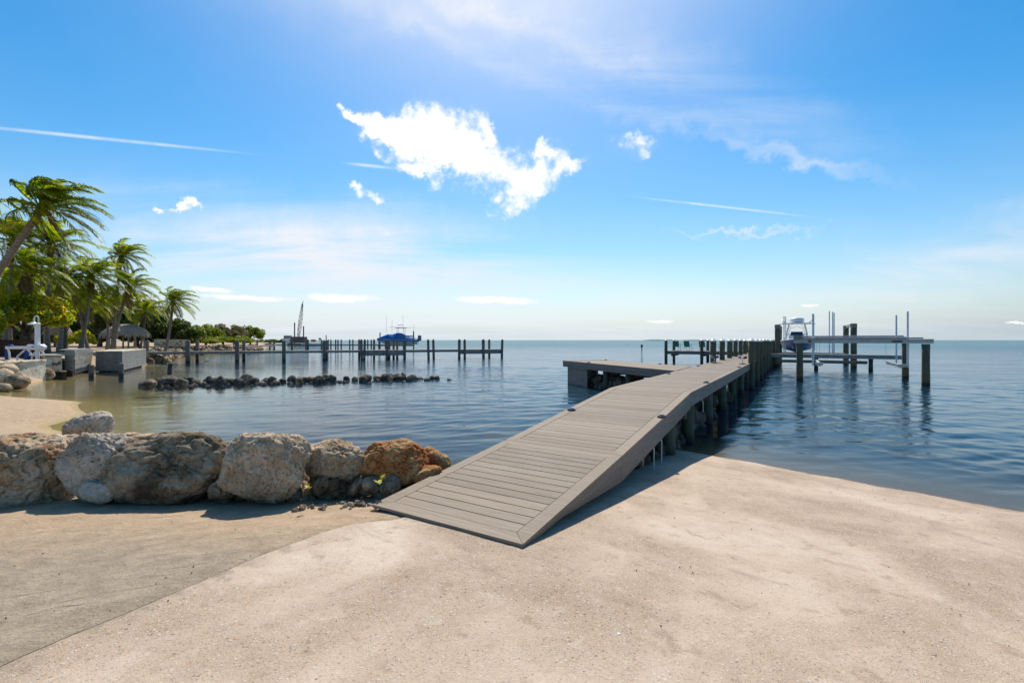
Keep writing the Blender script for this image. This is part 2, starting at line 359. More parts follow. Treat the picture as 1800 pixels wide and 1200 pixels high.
M['leaf_dark'] = leafmat('dark_evergreen_leaf', [(0.1, (.022,.042,.008)), (0.6, (.07,.10,.014)), (1.0, (.16,.17,.02))], 0.42, 0.3, 2.0)
M['leaf_mid'] = leafmat('mangrove_leaf', [(0.1, (.045,.075,.010)), (0.5, (.13,.165,.018)), (1.0, (.26,.25,.03))], 0.5, 0.25, 2.0)
M['leaf_brown'] = leafmat('thinning_leaf', [(0.1, (.07,.055,.025)), (0.6, (.15,.13,.05)), (1.0, (.24,.20,.07))], 0.4, 0.25, 1.8)
M['leaf_yellow'] = leafmat('yellow_green_leaf', [(0.1, (.16,.19,.012)), (0.6, (.40,.38,.02)), (1.0, (.55,.48,.04))], 0.5, 0.5, 1.4)

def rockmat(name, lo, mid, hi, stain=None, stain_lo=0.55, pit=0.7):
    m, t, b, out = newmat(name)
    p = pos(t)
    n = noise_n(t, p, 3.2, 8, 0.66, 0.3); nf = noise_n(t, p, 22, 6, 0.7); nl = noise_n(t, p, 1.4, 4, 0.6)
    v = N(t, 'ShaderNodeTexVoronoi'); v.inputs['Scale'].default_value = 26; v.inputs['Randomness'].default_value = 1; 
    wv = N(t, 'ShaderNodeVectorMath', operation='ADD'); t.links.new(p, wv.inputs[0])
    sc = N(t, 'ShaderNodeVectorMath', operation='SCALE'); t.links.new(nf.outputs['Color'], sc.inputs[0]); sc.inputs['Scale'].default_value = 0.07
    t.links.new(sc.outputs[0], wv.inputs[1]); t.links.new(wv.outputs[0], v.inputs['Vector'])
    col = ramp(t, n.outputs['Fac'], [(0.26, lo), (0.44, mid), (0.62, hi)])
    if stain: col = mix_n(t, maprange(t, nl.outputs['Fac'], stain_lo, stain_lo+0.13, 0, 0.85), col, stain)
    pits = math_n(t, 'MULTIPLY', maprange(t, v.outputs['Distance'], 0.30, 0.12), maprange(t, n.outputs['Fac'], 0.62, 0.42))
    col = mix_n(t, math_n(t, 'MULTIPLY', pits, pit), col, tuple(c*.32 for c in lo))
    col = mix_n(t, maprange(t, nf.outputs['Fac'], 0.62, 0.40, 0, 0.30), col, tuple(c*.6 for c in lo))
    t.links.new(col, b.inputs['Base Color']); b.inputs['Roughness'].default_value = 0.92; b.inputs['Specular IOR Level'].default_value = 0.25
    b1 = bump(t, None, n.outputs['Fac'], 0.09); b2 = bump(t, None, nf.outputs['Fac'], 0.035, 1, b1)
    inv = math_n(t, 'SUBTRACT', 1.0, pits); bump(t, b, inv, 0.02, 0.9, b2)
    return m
M['rock_cream'] = rockmat('cream_limestone', (.36,.235,.135), (.64,.475,.315), (.78,.65,.48), (.40,.22,.09), .60)
M['rock_tan'] = rockmat('tan_pitted_limestone', (.27,.165,.08), (.54,.385,.235), (.70,.57,.41), (.46,.19,.06), .56)
M['rock_grey'] = rockmat('pale_grey_limestone', (.34,.255,.175), (.60,.50,.385), (.78,.69,.575), (.42,.29,.17), .58)
M['rock_dark'] = rockmat('dark_stained_limestone', (.085,.055,.028), (.26,.185,.11), (.56,.45,.31), (.08,.055,.035), .50)
M['rock_orange'] = rockmat('rusty_orange_limestone', (.22,.06,.012), (.50,.20,.06), (.66,.42,.20), (.28,.065,.012), .58)
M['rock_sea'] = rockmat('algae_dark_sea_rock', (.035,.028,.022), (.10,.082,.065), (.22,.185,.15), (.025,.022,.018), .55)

# ------------------------------------------------------------------ ground, slab, water
def polar(r0, r1, ratio, nang, fn, name, attr=None, ratio2=None, rb=None):
    rs = [r0]
    while rs[-1] < r1: rs.append(rs[-1]*(ratio(rs[-1]) if callable(ratio) else (ratio2 if (rb and rs[-1] > rb) else ratio)))
    # finer steps in front of the camera
    a = np.linspace(0, 1, nang, endpoint=False); ang = np.concatenate([np.linspace(-62, 62, int(nang*.8), endpoint=False), np.linspace(62, 298, nang-int(nang*.8), endpoint=False)])*math.pi/180
    R, A = np.meshgrid(np.array(rs), ang, indexing='ij'); X = R*np.sin(A); Y = R*np.cos(A)
    Z = fn(X, Y); nr = len(rs); na = nang
    vs = np.stack([X, Y, Z], -1).reshape(-1, 3)
    i, k = np.meshgrid(np.arange(nr-1), np.arange(na), indexing='ij'); k2 = (k+1) % na
    fs = np.stack([(i+1)*na+k, (i+1)*na+k2, i*na+k2, i*na+k], -1).reshape(-1, 4)
    me = bpy.data.meshes.new(name)
    vs = np.vstack([vs, [0, 0, float(fn(np.array([0.0]), np.array([0.0]))[0])]]); c = len(vs)-1
    tri = np.array([(q, (q+1) % na, c) for q in range(na)]); nq = len(fs)
    me.vertices.add(len(vs)); me.vertices.foreach_set('co', vs.ravel().astype(np.float32)); me.loops.add(nq*4+len(tri)*3)
    me.loops.foreach_set('vertex_index', np.concatenate([fs.ravel(), tri.ravel()]).astype(np.int32)); me.polygons.add(nq+len(tri))
    me.polygons.foreach_set('loop_start', np.concatenate([np.arange(nq)*4, nq*4+np.arange(len(tri))*3]).astype(np.int32))
    me.polygons.foreach_set('loop_total', np.concatenate([np.full(nq, 4), np.full(len(tri), 3)]).astype(np.int32)); me.update(calc_edges=True); me.polygons.foreach_set('use_smooth', [True]*len(me.polygons))
    me.update(); return me, vs
def sandmat():
    m, t, b, out = newmat('beach_sand')
    p = pos(t); g = N(t, 'ShaderNodeSeparateXYZ'); t.links.new(p, g.inputs[0])
    nl = noise_n(t, p, 0.55, 5, 0.6); nm = noise_n(t, p, 5, 6, 0.65); nf = noise_n(t, p, 75, 4, 0.75); ng = noise_n(t, p, 420, 2, 0.6)
    dry = ramp(t, nm.outputs['Fac'], [(0.3, (.33,.235,.15)), (0.7, (.45,.335,.225))])
    grey = ramp(t, nm.outputs['Fac'], [(0.3, (.22,.18,.13)), (0.7, (.35,.29,.215))])
    # the raked, driven-on grey patch lies between the boulders and the slab
    d1 = N(t, 'ShaderNodeVectorMath', operation='DISTANCE'); mpg = N(t, 'ShaderNodeMapping'); mpg.inputs['Scale'].default_value = (0.5, 1.0, 0); t.links.new(p, mpg.inputs[0])
    t.links.new(mpg.outputs[0], d1.inputs[0]); d1.inputs[1].default_value = (-1.6, 2.6, 0)
    gm = maprange(t, math_n(t, 'ADD', d1.outputs['Value'], math_n(t, 'MULTIPLY', math_n(t, 'SUBTRACT', nl.outputs['Fac'], .5), 1.6)), 2.2, 0.9)
    col = mix_n(t, math_n(t, 'MULTIPLY', gm, 0.85), dry, grey)
    # drag marks
    ps = pos(t, (0.9, 7.0, 1), math.radians(-22)); ns = noise_n(t, ps, 1.0, 4, 0.6, 0.5)
    mk = math_n(t, 'MULTIPLY', maprange(t, ns.outputs['Fac'], 0.56, 0.68), maprange(t, g.outputs['Y'], 9, 6))
    mk = math_n(t, 'MULTIPLY', mk, maprange(t, nm.outputs['Fac'], 0.40, 0.62)); col = mix_n(t, math_n(t, 'MULTIPLY', mk, 0.42), col, (.16,.135,.105))
    sp = maprange(t, nf.outputs['Fac'], 0.55, 0.66, 0, 0.75); col = mix_n(t, sp, col, (.13,.105,.075))
    sp2 = maprange(t, nf.outputs['Fac'], 0.40, 0.30, 0, 0.6); col = mix_n(t, sp2, col, (.72,.64,.53))
    # wet sand at the waterline, sea bed with weed beds below it
    wet = maprange(t, math_n(t, 'ADD', g.outputs['Z'], math_n(t, 'MULTIPLY', math_n(t, 'SUBTRACT', nm.outputs['Fac'], .5), .08)), 0.10, 0.015)
    col = mix_n(t, wet, col, (.36,.25,.10))
    nw = noise_n(t, pos(t), 0.16, 5, 0.6); 
    weed = math_n(t, 'MULTIPLY', maprange(t, nw.outputs['Fac'], 0.47, 0.62, 0, 0.8), maprange(t, g.outputs['Z'], -0.35, -0.75))
    col = mix_n(t, weed, col, (.05,.06,.035))
    t.links.new(col, b.inputs['Base Color']); b.inputs['Specular IOR Level'].default_value = 0.2
    t.links.new(maprange(t, wet, 0, 1, 0.95, 0.35), b.inputs['Roughness'])
    b1 = bump(t, None, nm.outputs['Fac'], 0.06); b2 = bump(t, None, mk, -0.015, 1, b1); bump(t, b, nf.outputs['Fac'], 0.006, 1, b2)
    return m
me, _ = polar(0.35, 9000, 1.022, 560, ground_z, 'ground', ratio2=1.06, rb=130)
ground = link('ground', me, sandmat()); ground['kind'] = 'structure'

def slabmat():
    m, t, b, out = newmat('exposed_aggregate_concrete')
    p = pos(t); g = N(t, 'ShaderNodeSeparateXYZ'); t.links.new(p, g.inputs[0])
    nl = noise_n(t, p, 0.7, 6, 0.62, 0.4); nm = noise_n(t, p, 6, 6, 0.65); nf = noise_n(t, p, 260, 2, 0.6)
    base = ramp(t, nl.outputs['Fac'], [(0.3, (.30,.210,.142)), (0.5, (.425,.325,.240)), (0.7, (.545,.445,.345))])
    base = mix_n(t, maprange(t, nm.outputs['Fac'], 0.45, 0.30, 0, 0.6), base, (.25,.175,.115))
    base = mix_n(t, maprange(t, nm.outputs['Fac'], 0.56, 0.72, 0, 0.5), base, (.56,.475,.385))
    worn = maprange(t, nl.outputs['Fac'], 0.38, 0.60, 1.0, 0.45)
    h = None
    for sc, thr, k in ((46, 0.27, .8), (95, 0.32, .8), (150, .34, .7), (24, 0.15, .65)):
        # pebbles: each voronoi cell is a shell fragment or stone with its own colour
        wsc = N(t, 'ShaderNodeVectorMath', operation='ADD'); t.links.new(p, wsc.inputs[0])
        w2 = N(t, 'ShaderNodeVectorMath', operation='SCALE'); nn = noise_n(t, p, sc*.8, 2, .5); t.links.new(nn.outputs['Color'], w2.inputs[0]); w2.inputs['Scale'].default_value = .5/sc; t.links.new(w2.outputs[0], wsc.inputs[1])
        v = N(t, 'ShaderNodeTexVoronoi'); v.inputs['Scale'].default_value = sc; t.links.new(wsc.outputs[0], v.inputs['Vector'])
        sx = N(t, 'ShaderNodeSeparateColor'); t.links.new(v.outputs['Color'], sx.inputs[0])
        cc = ramp(t, sx.outputs[0], [(0.0, (.62,.56,.48)), (0.30, (.50,.42,.33)), (0.5, (.44,.32,.21)), (0.66, (.64,.58,.50)), (0.78, (.24,.21,.185)), (0.88, (.52,.26,.09)), (0.95, (.07,.065,.06))])
        e = N(t, 'ShaderNodeValToRGB'); e.color_ramp.interpolation = 'CONSTANT'
        msk = math_n(t, 'MULTIPLY', maprange(t, v.outputs['Distance'], thr+.12, thr), maprange(t, sx.outputs[1], 0.42, 0.5))
        msk = math_n(t, 'MULTIPLY', math_n(t, 'MULTIPLY', msk, worn), k)
        base = mix_n(t, msk, base, cc); h = msk if h is None else math_n(t, 'ADD', h, msk)
    ed = N(t, 'ShaderNodeAttribute'); ed.attribute_name = 'edge'
    em = maprange(t, math_n(t, 'ADD', ed.outputs['Fac'], math_n(t, 'MULTIPLY', math_n(t, 'SUBTRACT', nm.outputs['Fac'], .5), 0.9)), 0.16, -0.10)
    base = mix_n(t, em, base, (.27,.215,.155))
    st = noise_n(t, pos(t, (.5, 2.2, 1), math.radians(40)), 1.1, 6, 0.65, 0.8)
    base = mix_n(t, maprange(t, st.outputs['Fac'], 0.56, 0.74, 0, 0.35), base, (.20,.155,.11))
    wet = maprange(t, math_n(t, 'ADD', g.outputs['Z'], math_n(t, 'MULTIPLY', math_n(t, 'SUBTRACT', nm.outputs['Fac'], .5), .018)), 0.011, 0.004)
    under = mix_n(t, maprange(t, g.outputs['Z'], -0.01, -0.10), (.105,.062,.030), (.15,.105,.06)); base = mix_n(t, math_n(t, 'MULTIPLY', wet, 0.96), base, under)
    t.links.new(base, b.inputs['Base Color']); b.inputs['Specular IOR Level'].default_value = 0.25
    t.links.new(maprange(t, wet, 0, 1, 0.9, 0.5), b.inputs['Roughness'])
    b0 = bump(t, None, nm.outputs['Fac'], 0.012); b1 = bump(t, None, h, 0.003, 1, b0); bump(t, b, nf.outputs['Fac'], 0.002, 1, b1); return m
def make_slab():
    ys = np.concatenate([np.arange(-9, 0, 0.5), np.arange(0, 12.4, 0.07)]); s = np.concatenate([[0, 0.0006], np.linspace(0.002, 1, 130)**1.5])
    Yg, Sg = np.meshgrid(ys, s, indexing='ij'); XL = slab_left(Yg); Xg = XL + Sg*(31-XL)
    Z = slab_z(Xg, Yg) + 0.018*fbm(Xg*.6, Yg*.6, 3, 21) + 0.004*fbm(Xg*4, Yg*4, 2, 31)
    Z = Z - 0.014*np.exp(-(Xg-XL)/0.03)
    # the mound of the slab lip beside the pier
    Z = Z + 0.03*np.exp(-((Xg-3.3)**2+(Yg-8.2)**2)/1.3)
    nr, na = Yg.shape; vs = np.stack([Xg, Yg, Z], -1).reshape(-1, 3)
    i, k = np.meshgrid(np.arange(nr-1), np.arange(na-1), indexing='ij')
    fs = np.stack([i*na+k, i*na+k+1, (i+1)*na+k+1, (i+1)*na+k], -1).reshape(-1, 4)
    me = bpy.data.meshes.new('concrete_ramp'); me.from_pydata(vs.tolist(), [], fs.tolist()); ea = me.attributes.new('edge', 'FLOAT', 'POINT'); ea.data.foreach_set('value', (Xg-XL).ravel().astype(np.float32))
    me.polygons.foreach_set('use_smooth', [True]*len(me.polygons)); me.update(); return me
slab = link('pavement', make_slab(), slabmat()); slab['kind'] = 'structure'
tag(slab, 'tan exposed-aggregate concrete boat ramp sloping into the water')

def watermat():
    m, t, b, out = newmat('sea_water')
    for n in list(t.nodes):
        if n.type == 'BSDF_PRINCIPLED': t.nodes.remove(n)
    p = pos(t, (1.0, 1.0, 1), 0)
    geo = N(t, 'ShaderNodeNewGeometry'); vl = N(t, 'ShaderNodeVectorMath', operation='DISTANCE'); t.links.new(geo.outputs['Position'], vl.inputs[0]); vl.inputs[1].default_value = (0, 8, 0)
    dist = vl.outputs['Value']
    pa = pos(t, (0.6, 1.5, 1), math.radians(12)); pb = pos(t, (0.8, 1.3, 1), math.radians(-25))
    n1 = noise_n(t, pa, 0.8, 3, 0.5, 0.4); n2 = noise_n(t, pb, 2.6, 5, 0.62, 0.5); n3 = noise_n(t, pa, 0.16, 3, 0.5)
    calm = maprange(t, n3.outputs['Fac'], 0.35, 0.65, 0.55, 1.15)
    h = math_n(t, 'ADD', math_n(t, 'MULTIPLY', n1.outputs['Fac'], 0.17), math_n(t, 'MULTIPLY', n2.outputs['Fac'], 0.10))
    h = math_n(t, 'MULTIPLY', h, calm)
    shore = N(t, 'ShaderNodeAttribute'); shore.attribute_name = 'depth'; dep = shore.outputs['Fac']
    amp = maprange(t, dist, 5, 40, 0.40, 1.0, 'LINEAR')
    h = math_n(t, 'MULTIPLY', h, amp)
    h = math_n(t, 'MULTIPLY', h, maprange(t, dist, 12, 50, 0.22, 1.0, 'LINEAR'))
    sh = N(t, 'ShaderNodeAttribute'); sh.attribute_name = 'shelter'; h = math_n(t, 'MULTIPLY', h, sh.outputs['Fac'])
    bn = N(t, 'ShaderNodeBump'); bn.inputs['Strength'].default_value = 1; bn.inputs['Distance'].default_value = 1.0; t.links.new(h, bn.inputs['Height'])
    gl = N(t, 'ShaderNodeBsdfGlossy'); gl.inputs['Roughness'].default_value = 0.03; t.links.new(bn.outputs[0], gl.inputs['Normal']); gl.inputs['Color'].default_value = (.96,.98,1,1)
    body = N(t, 'ShaderNodeBsdfDiffuse')
    nb = noise_n(t, pos(t, (.35,1,1)), 0.045, 4, 0.6)
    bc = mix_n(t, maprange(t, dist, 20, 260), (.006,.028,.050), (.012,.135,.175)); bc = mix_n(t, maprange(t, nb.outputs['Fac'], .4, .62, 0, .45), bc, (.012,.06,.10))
    t.links.new(bc, body.inputs['Color'])
    tr = N(t, 'ShaderNodeBsdfTransparent'); tr.inputs['Color'].default_value = (.88,.90,.80,1)
    fac = math_n(t, 'SUBTRACT', 1.0, math_n(t, 'EXPONENT', math_n(t, 'MULTIPLY', dep, -0.95)))
    mb = N(t, 'ShaderNodeMixShader'); t.links.new(fac, mb.inputs[0]); t.links.new(tr.outputs[0], mb.inputs[1]); t.links.new(body.outputs[0], mb.inputs[2])
    # Schlick reflectance with the mean slope of a rippled sea (facets that turn away are hidden, so grazing never reaches 1)
    def cosn(nrm):
        d = N(t, 'ShaderNodeVectorMath', operation='DOT_PRODUCT'); t.links.new(geo.outputs['Incoming'], d.inputs[0]); t.links.new(nrm, d.inputs[1]); return math_n(t, 'MAXIMUM', d.outputs['Value'], 0.0)
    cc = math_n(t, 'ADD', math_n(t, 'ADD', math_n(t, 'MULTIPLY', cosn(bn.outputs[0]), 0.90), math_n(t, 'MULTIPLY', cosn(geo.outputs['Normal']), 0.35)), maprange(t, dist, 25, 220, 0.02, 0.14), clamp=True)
    fr = math_n(t, 'ADD', math_n(t, 'MULTIPLY', math_n(t, 'POWER', math_n(t, 'SUBTRACT', 1.0, cc), 5.0), 0.98), 0.02)
    ms = N(t, 'ShaderNodeMixShader'); t.links.new(fr, ms.inputs[0]); t.links.new(mb.outputs[0], ms.inputs[1]); t.links.new(gl.outputs[0], ms.inputs[2])
    t.links.new(ms.outputs[0], out.inputs[0]); return m
def water_depth(x, y):
    d = np.clip(-ground_z(x, y), 0, 6); ins = (x > slab_left(y)) & (y < 12.4) & (x < 31)
    return np.where(ins, np.clip(-slab_z(x, y), 0, 3), d)
def shelter(x, y): return .16+.84*np.maximum(sstep(-16, -2, x), sstep(30, 60, y))
def wave_z(x, y):
    rs = np.random.RandomState(4); r = np.hypot(x, y); cell = np.where(r < 40, .0042*r, .011*r); z = np.zeros(x.shape)
    calm = 0.55+0.9*(vnoise(x*.09, y*.22, 51)+.5)
    for i in range(54):
        lam = 0.15*(1.9/0.15)**rs.rand(); th = math.radians(rs.normal(97, 34)); ph = rs.rand()*6.283; k = 2*math.pi/lam
        sl = 0.0145*(1.0 if lam < 1.2 else .75)
        fade = np.clip(lam/(4.5*cell+1e-6)-.7, 0, 1)
        # every train comes in groups: a slow envelope keeps the crests short
        env = np.clip(.25+1.7*(vnoise(x*.9/lam**.7+i*7.1, y*.55/lam**.7+i*3.3, i)+.5), 0, 2)
        z += fade*env*sl/k*np.sin(k*(x*math.cos(th)+y*math.sin(th))+ph)
    near = np.clip(water_depth(x, y)/.25, .12, 1)
    return .62*z*calm*near*shelter(x, y)*(y > -2)
def wratio(r): return 1.05 if r < 3 else (1.0042 if r < 40 else (1.011 if r < 110 else 1.05))
me, vs = polar(1.0, 12000, wratio, 860, wave_z, 'water')
dep = np.clip(-ground_z(vs[:, 0], vs[:, 1]), 0, 6)
sl = slab_z(vs[:, 0], vs[:, 1]); ins = (vs[:, 0] > slab_left(vs[:, 1])) & (vs[:, 1] < 12.4) & (vs[:, 0] < 31)
dep = np.where(ins, np.clip(-sl, 0, 3)*3, dep)
a2 = me.attributes.new('shelter', 'FLOAT', 'POINT'); a2.data.foreach_set('value', shelter(vs[:, 0], vs[:, 1]).astype(np.float32))
at_ = me.attributes.new('depth', 'FLOAT', 'POINT'); at_.data.foreach_set('value', dep.astype(np.float32))
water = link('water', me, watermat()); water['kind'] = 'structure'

# ------------------------------------------------------------------ rocks
def rock_mesh(name, seed, sub=5, planes=10, rough=0.10, sharp=22.0):
    rnd = random.Random(seed)
    bm = bmesh.new(); bmesh.ops.create_icosphere(bm, subdivisions=sub, radius=1.0)
    ns = []
    if sub >= 5:
        for ax, k in (((0,0,-1), .80), ((0,0,1), .86), ((1,0,0), .86), ((-1,0,0), .86), ((0,-1,0), .84)):
            v = Vector(ax)+Vector((rnd.gauss(0,.22), rnd.gauss(0,.22), rnd.gauss(0,.22))); ns.append((v.normalized(), k*rnd.uniform(.92, 1.06)))
    for i in range(planes):
        v = Vector((rnd.gauss(0,1), rnd.gauss(0,1), rnd.gauss(0,1))).normalized(); ns.append((v, rnd.uniform(0.76, 1.05)))
    off = Vector((seed*3.7, seed*1.9, -seed*2.3))
    for v in bm.verts:
        d = v.co.normalized(); s = 1.0
        for n, k in ns:
            q = d.dot(n)/k
            if q > 0: s += q**sharp
        r = s**(-1/sharp)*1.12
        r += rough*0.9*(mn.fractal(d*1.6+off, 1.0, 2.0, 4)) + rough*0.35*mn.fractal(d*6+off, 0.8, 2.1, 4)
        if sub >= 4:
            rid = abs(mn.noise(d*4.0+off*1.3)); r -= rough*0.55*max(0, 0.12-rid)/0.12
            r -= rough*0.5*max(0.0, mn.noise(d*9+off)-0.25)
        v.co = d*r
    lo = [min(v.co[i] for v in bm.verts) for i in range(3)]; hi = [max(v.co[i] for v in bm.verts) for i in range(3)]
    for v in bm.verts: v.co = Vector([(v.co[i]-(lo[i]+hi[i])/2)*2/(hi[i]-lo[i]) for i in range(3)])
    me = bpy.data.meshes.new(name); bm.to_mesh(me); bm.free(); me.polygons.foreach_set('use_smooth', [True]*len(me.polygons)); me.update(); return me
def place_rock(name, mesh, m, c, half, rot, label, cat='boulder', group=None):
    Mx = Matrix.Translation(c) @ Euler(rot).to_matrix().to_4x4() @ Matrix.Diagonal((half[0], half[1], half[2], 1))
    me = mesh.copy() if mesh.materials and mesh.materials[0] != m else mesh
    if me is not mesh: me.materials.clear()
    o = link(name, me, m, None, Mx); tag(o, label, cat, group); return o
G = 'limestone boulders in a row at the head of the beach'
for seed, px, v, Y, w, h, dr, ty, mt, lab in [
    (3, 52, 822, 5.35, 168, 128, .95, -6, 'rock_tan', 'large tan pitted boulder with orange streaks at the left edge of the row'),
    (5, 172, 818, 5.25, 122, 126, .8, 32, 'rock_grey', 'pale grey boulder leaning diagonally between the tan boulder and the broad dark one'),
    (8, 156, 752, 6.0, 80, 54, 1.0, -18, 'rock_grey', 'small grey boulder perched on top and behind the others'),
    (12, 296, 819, 5.35, 222, 120, .75, -3, 'rock_dark', 'broadest boulder, dark stained with cream veins'),
    (19, 470, 817, 5.2, 146, 122, .85, 6, 'rock_cream', 'tall smooth cream boulder with a sloping top'),
    (24, 588, 810, 5.5, 108, 76, .9, 2, 'rock_tan', 'squat tan boulder beside the rust orange one'),
    (29, 694, 808, 5.6, 120, 78, .85, 12, 'rock_orange', 'rust orange boulder nearest the wooden ramp'),
    (31, 760, 808, 5.9, 66, 42, .9, 22, 'rock_orange', 'pointed brown orange rock tucked behind the ramp edge'),
    (37, 750, 833, 5.4, 54, 30, .9, -12, 'rock_orange', 'low orange rock at the foot of the orange boulder by the ramp'),
    (41, 128, 782, 5.6, 46, 40, 1, 0, 'rock_tan', 'fist shaped tan rock wedged below the perched grey boulder'),
    (43, 262, 776, 6.2, 60, 26, 1, 5, 'rock_tan', 'low tan rock lying behind the broad dark boulder'),
    (47, 228, 770, 6.5, 36, 20, 1, 0, 'rock_cream', 'small cream rock behind the leaning grey boulder'),
    (53, 390, 858, 5.15, 46, 34, 1, 0, 'rock_dark', 'small dark rock in the gap left of the tall cream boulder'),
    (61, 543, 828, 5.9, 52, 60, 1, 0, 'rock_dark', 'dark rock filling the gap between the tall cream boulder and the squat tan one'),
    (59, 178, 862, 5.05, 60, 38, 1, 8, 'rock_grey', 'low grey brown rock at the foot of the leaning grey boulder')]:
    k = Y/F; Y += .22; k = Y/F; c = at(px, v, Y)
    place_rock('boulder', rock_mesh('boulder', seed, 6 if w > 100 else 5, 10, 0.14), M[mt], c-Vector((0,0,h*k*.03)), (w/2*k*1.05, w/2*k*dr*.78, h/2*k*1.06), (0, math.radians(ty), 0), lab, 'boulder', G)
G = 'small stones at the foot of the boulders beside the ramp'
small = [rock_mesh('stone', 100+i, 3, 8, 0.13) for i in range(6)]
for i, (px, v, w, h, mt, ty, lab) in enumerate([
    (547, 858, 28, 18, 'rock_grey', 5, 'pale grey stone at the right foot of the cream boulder'),
    (583, 852, 26, 12, 'rock_dark', -8, 'flat dark stone under the squat tan boulder'),
    (612, 847, 38, 16, 'rock_grey', -30, 'slanting grey slab of stone right of the flat dark stone'),
    (645, 838, 24, 22, 'rock_orange', 10, 'orange tinted stone propped under the rust orange boulder'),
    (671, 848, 34, 12, 'rock_grey', 2, 'long flat grey stone under the rust orange boulder'),
    (528, 866, 14, 9, 'rock_cream', 0, 'tiny cream stone just right of the cream boulder'),
    (565, 863, 30, 12, 'rock_cream', 0, 'low cream stone on the sand edge below the dark gap'),
    (584, 864, 20, 11, 'rock_tan', 8, 'small tan stone next to the low cream stone'),
    (607, 864, 16, 9, 'rock_tan', 0, 'small brown stone below the slanting grey slab'),
    (648, 863, 26, 11, 'rock_grey', 5, 'rounded grey stone beside the green seedling'),
    (702, 853, 20, 10, 'rock_tan', 0, 'small tan stone close to the ramp edge'),
    (628, 860, 14, 9, 'rock_cream', 0, 'tiny pale stone between the slanting slab and the seedling'),
    (340, 872, 30, 10, 'rock_dark', 0, 'thin dark stone half buried under the broad dark boulder'),
    (372, 868, 22, 12, 'rock_tan', 0, 'small tan stone half buried right of the broad dark boulder')]):
    Y = 5.0
    for _ in range(25): Y += .5*((CH-gz((px-900)/F*Y, Y))*F/(v+h/2-HV) - Y)
    k = Y/F; c = at(px, v, Y)
    place_rock('stone', small[i % 6], M[mt], c, (w/2*k, w/2*k*.9, h/2*k), (0, math.radians(ty), i), lab, 'stone', G)
def seedling(px, v, Y, lab, s):
    c = at(px, v, Y); t = thing('seedling', lab, 'seedling', c); mb = MB(); mb.tube([c, c+Vector((0,0,.06*s))], .003, 5)
    mb.obj('stem', M['leaf_mid'], t)
    for i in range(6):
        a = i*1.05+px; b = c+Vector((0,0,.04*s+.008*i*s)); d = Vector((math.cos(a), math.sin(a), .5))*.045*s; e = Vector((-math.sin(a), math.cos(a), 0))*.016*s
        MB().add([b, b+d*.5+e, b+d, b+d*.5-e], [(0,1,2,3)]).obj('leaf', M['leaf_yellow'], t)
seedling(541, 866, 4.9, 'tiny green seedling beside the cream boulder', 1.0); seedling(668, 862, 4.95, 'small leafy green seedling under the orange boulder', 1.6)

# low breakwater
G = 'dark rocks of the low breakwater in the cove'
def rowp(px):   # the breakwater's line on the water
    t = (px-250)/(770-250); v = 679-12*t; Y = CH*F/(v-HV); return Y
brk = [rock_mesh('breakwater_rock', 200+i, 4, 12, 0.20, 40.0) for i in range(9)]
rx = [(260,26,13),(280,15,9),(294,38,16),(318,20,14),(332,22,15),(345,14,8),(357,12,7),(368,18,14),(378,14,11),(387,16,16),(402,20,11),(413,12,7),(420,18,12),(434,18,17),(447,18,10),(459,10,6),
      (468,18,9),(478,14,11),(486,12,7),(497,12,7),(513,16,12),(526,12,12),(536,14,9),(547,16,10),(560,22,13),(573,14,13),(583,16,12),(597,7,4),(609,12,9),(624,10,8),(643,21,13),
      (664,14,9),(679,22,12),(686,10,11),(700,24,11),(709,11,14),(719,10,8),(726,13,9),(738,12,4),(751,11,5),(759,9,6),(768,9,6),(790,9,2)]
for i, (px, w, h) in enumerate(rx):
    Y = rowp(px) + (0.5 if i % 3 else -0.3); k = Y/F; x = (px-900)/F*Y
    size = 'large' if w > 20 else ('middling' if w > 13 else 'small'); shape = ('humped' if h > 11 else 'low') if h/w < .9 else 'upright'
    if i == 0: where = 'at the left end of the low breakwater'
    elif i == len(rx)-1: where = 'barely awash beyond the right end of the low breakwater'
    else:
        where = 'rock %s from the left in the low breakwater' % (str(i+1)+('st' if i+1 in (21,31,41) else 'nd' if i+1 in (2,22,32,42) else 'rd' if i+1 in (3,23,33,43) else 'th'))
    mt = ('rock_dark', 'rock_sea', 'rock_sea', 'rock_dark', 'rock_tan')[i % 5] if i < 20 else ('rock_sea', 'rock_dark')[i % 2]
    place_rock('breakwater_rock', brk[i*5 % 9], M['rock_sea' if mt == 'rock_tan' else mt], Vector((x, Y, h*k*.28)), (w/2*k*1.16, w/2*k, h*k*.74), (0, (i % 3-1)*.2, i*1.3),
               '%s %s dark %s' % (size, shape, where) if i else 'rounded brown rock at the left end of the low breakwater', 'rock', G)
# submerged and half-submerged skirt of the breakwater and shore riprap: nobody could count it
def rubble(name, pts, size, m, seed, label):
    rnd = random.Random(seed); base = [rock_mesh('r', 300+i, 2, 7, .12) for i in range(4)]; V = []; Fc = []
    bv = [np.array([q.co[:] for q in b.vertices]) for b in base]; bf = [[tuple(p.vertices) for p in b.polygons] for b in base]
    for (x, y, z) in pts:
        i = rnd.randrange(4); s = size*rnd.uniform(.5, 1.3); R = np.array(Euler((rnd.random()*6, rnd.random()*6, rnd.random()*6)).to_matrix())
        b = len(V); V += ((bv[i]*np.array([s, s*.8, s*.6])) @ R.T + np.array([x, y, z])).tolist(); Fc += [tuple(q+b for q in f) for f in bf[i]]
    me = bpy.data.meshes.new(name); me.from_pydata(V, [], Fc); me.update()
    o = link(name, me, m); tag(o, label, 'rocks', None, 'stuff'); return o
rnd = random.Random(3)
pts = []
for i in range(170):
    px = rnd.uniform(250, 735); Y = rowp(px)+rnd.gauss(0, .4); pts.append(((px-900)/F*Y, Y, rnd.uniform(-.14, -.03)))
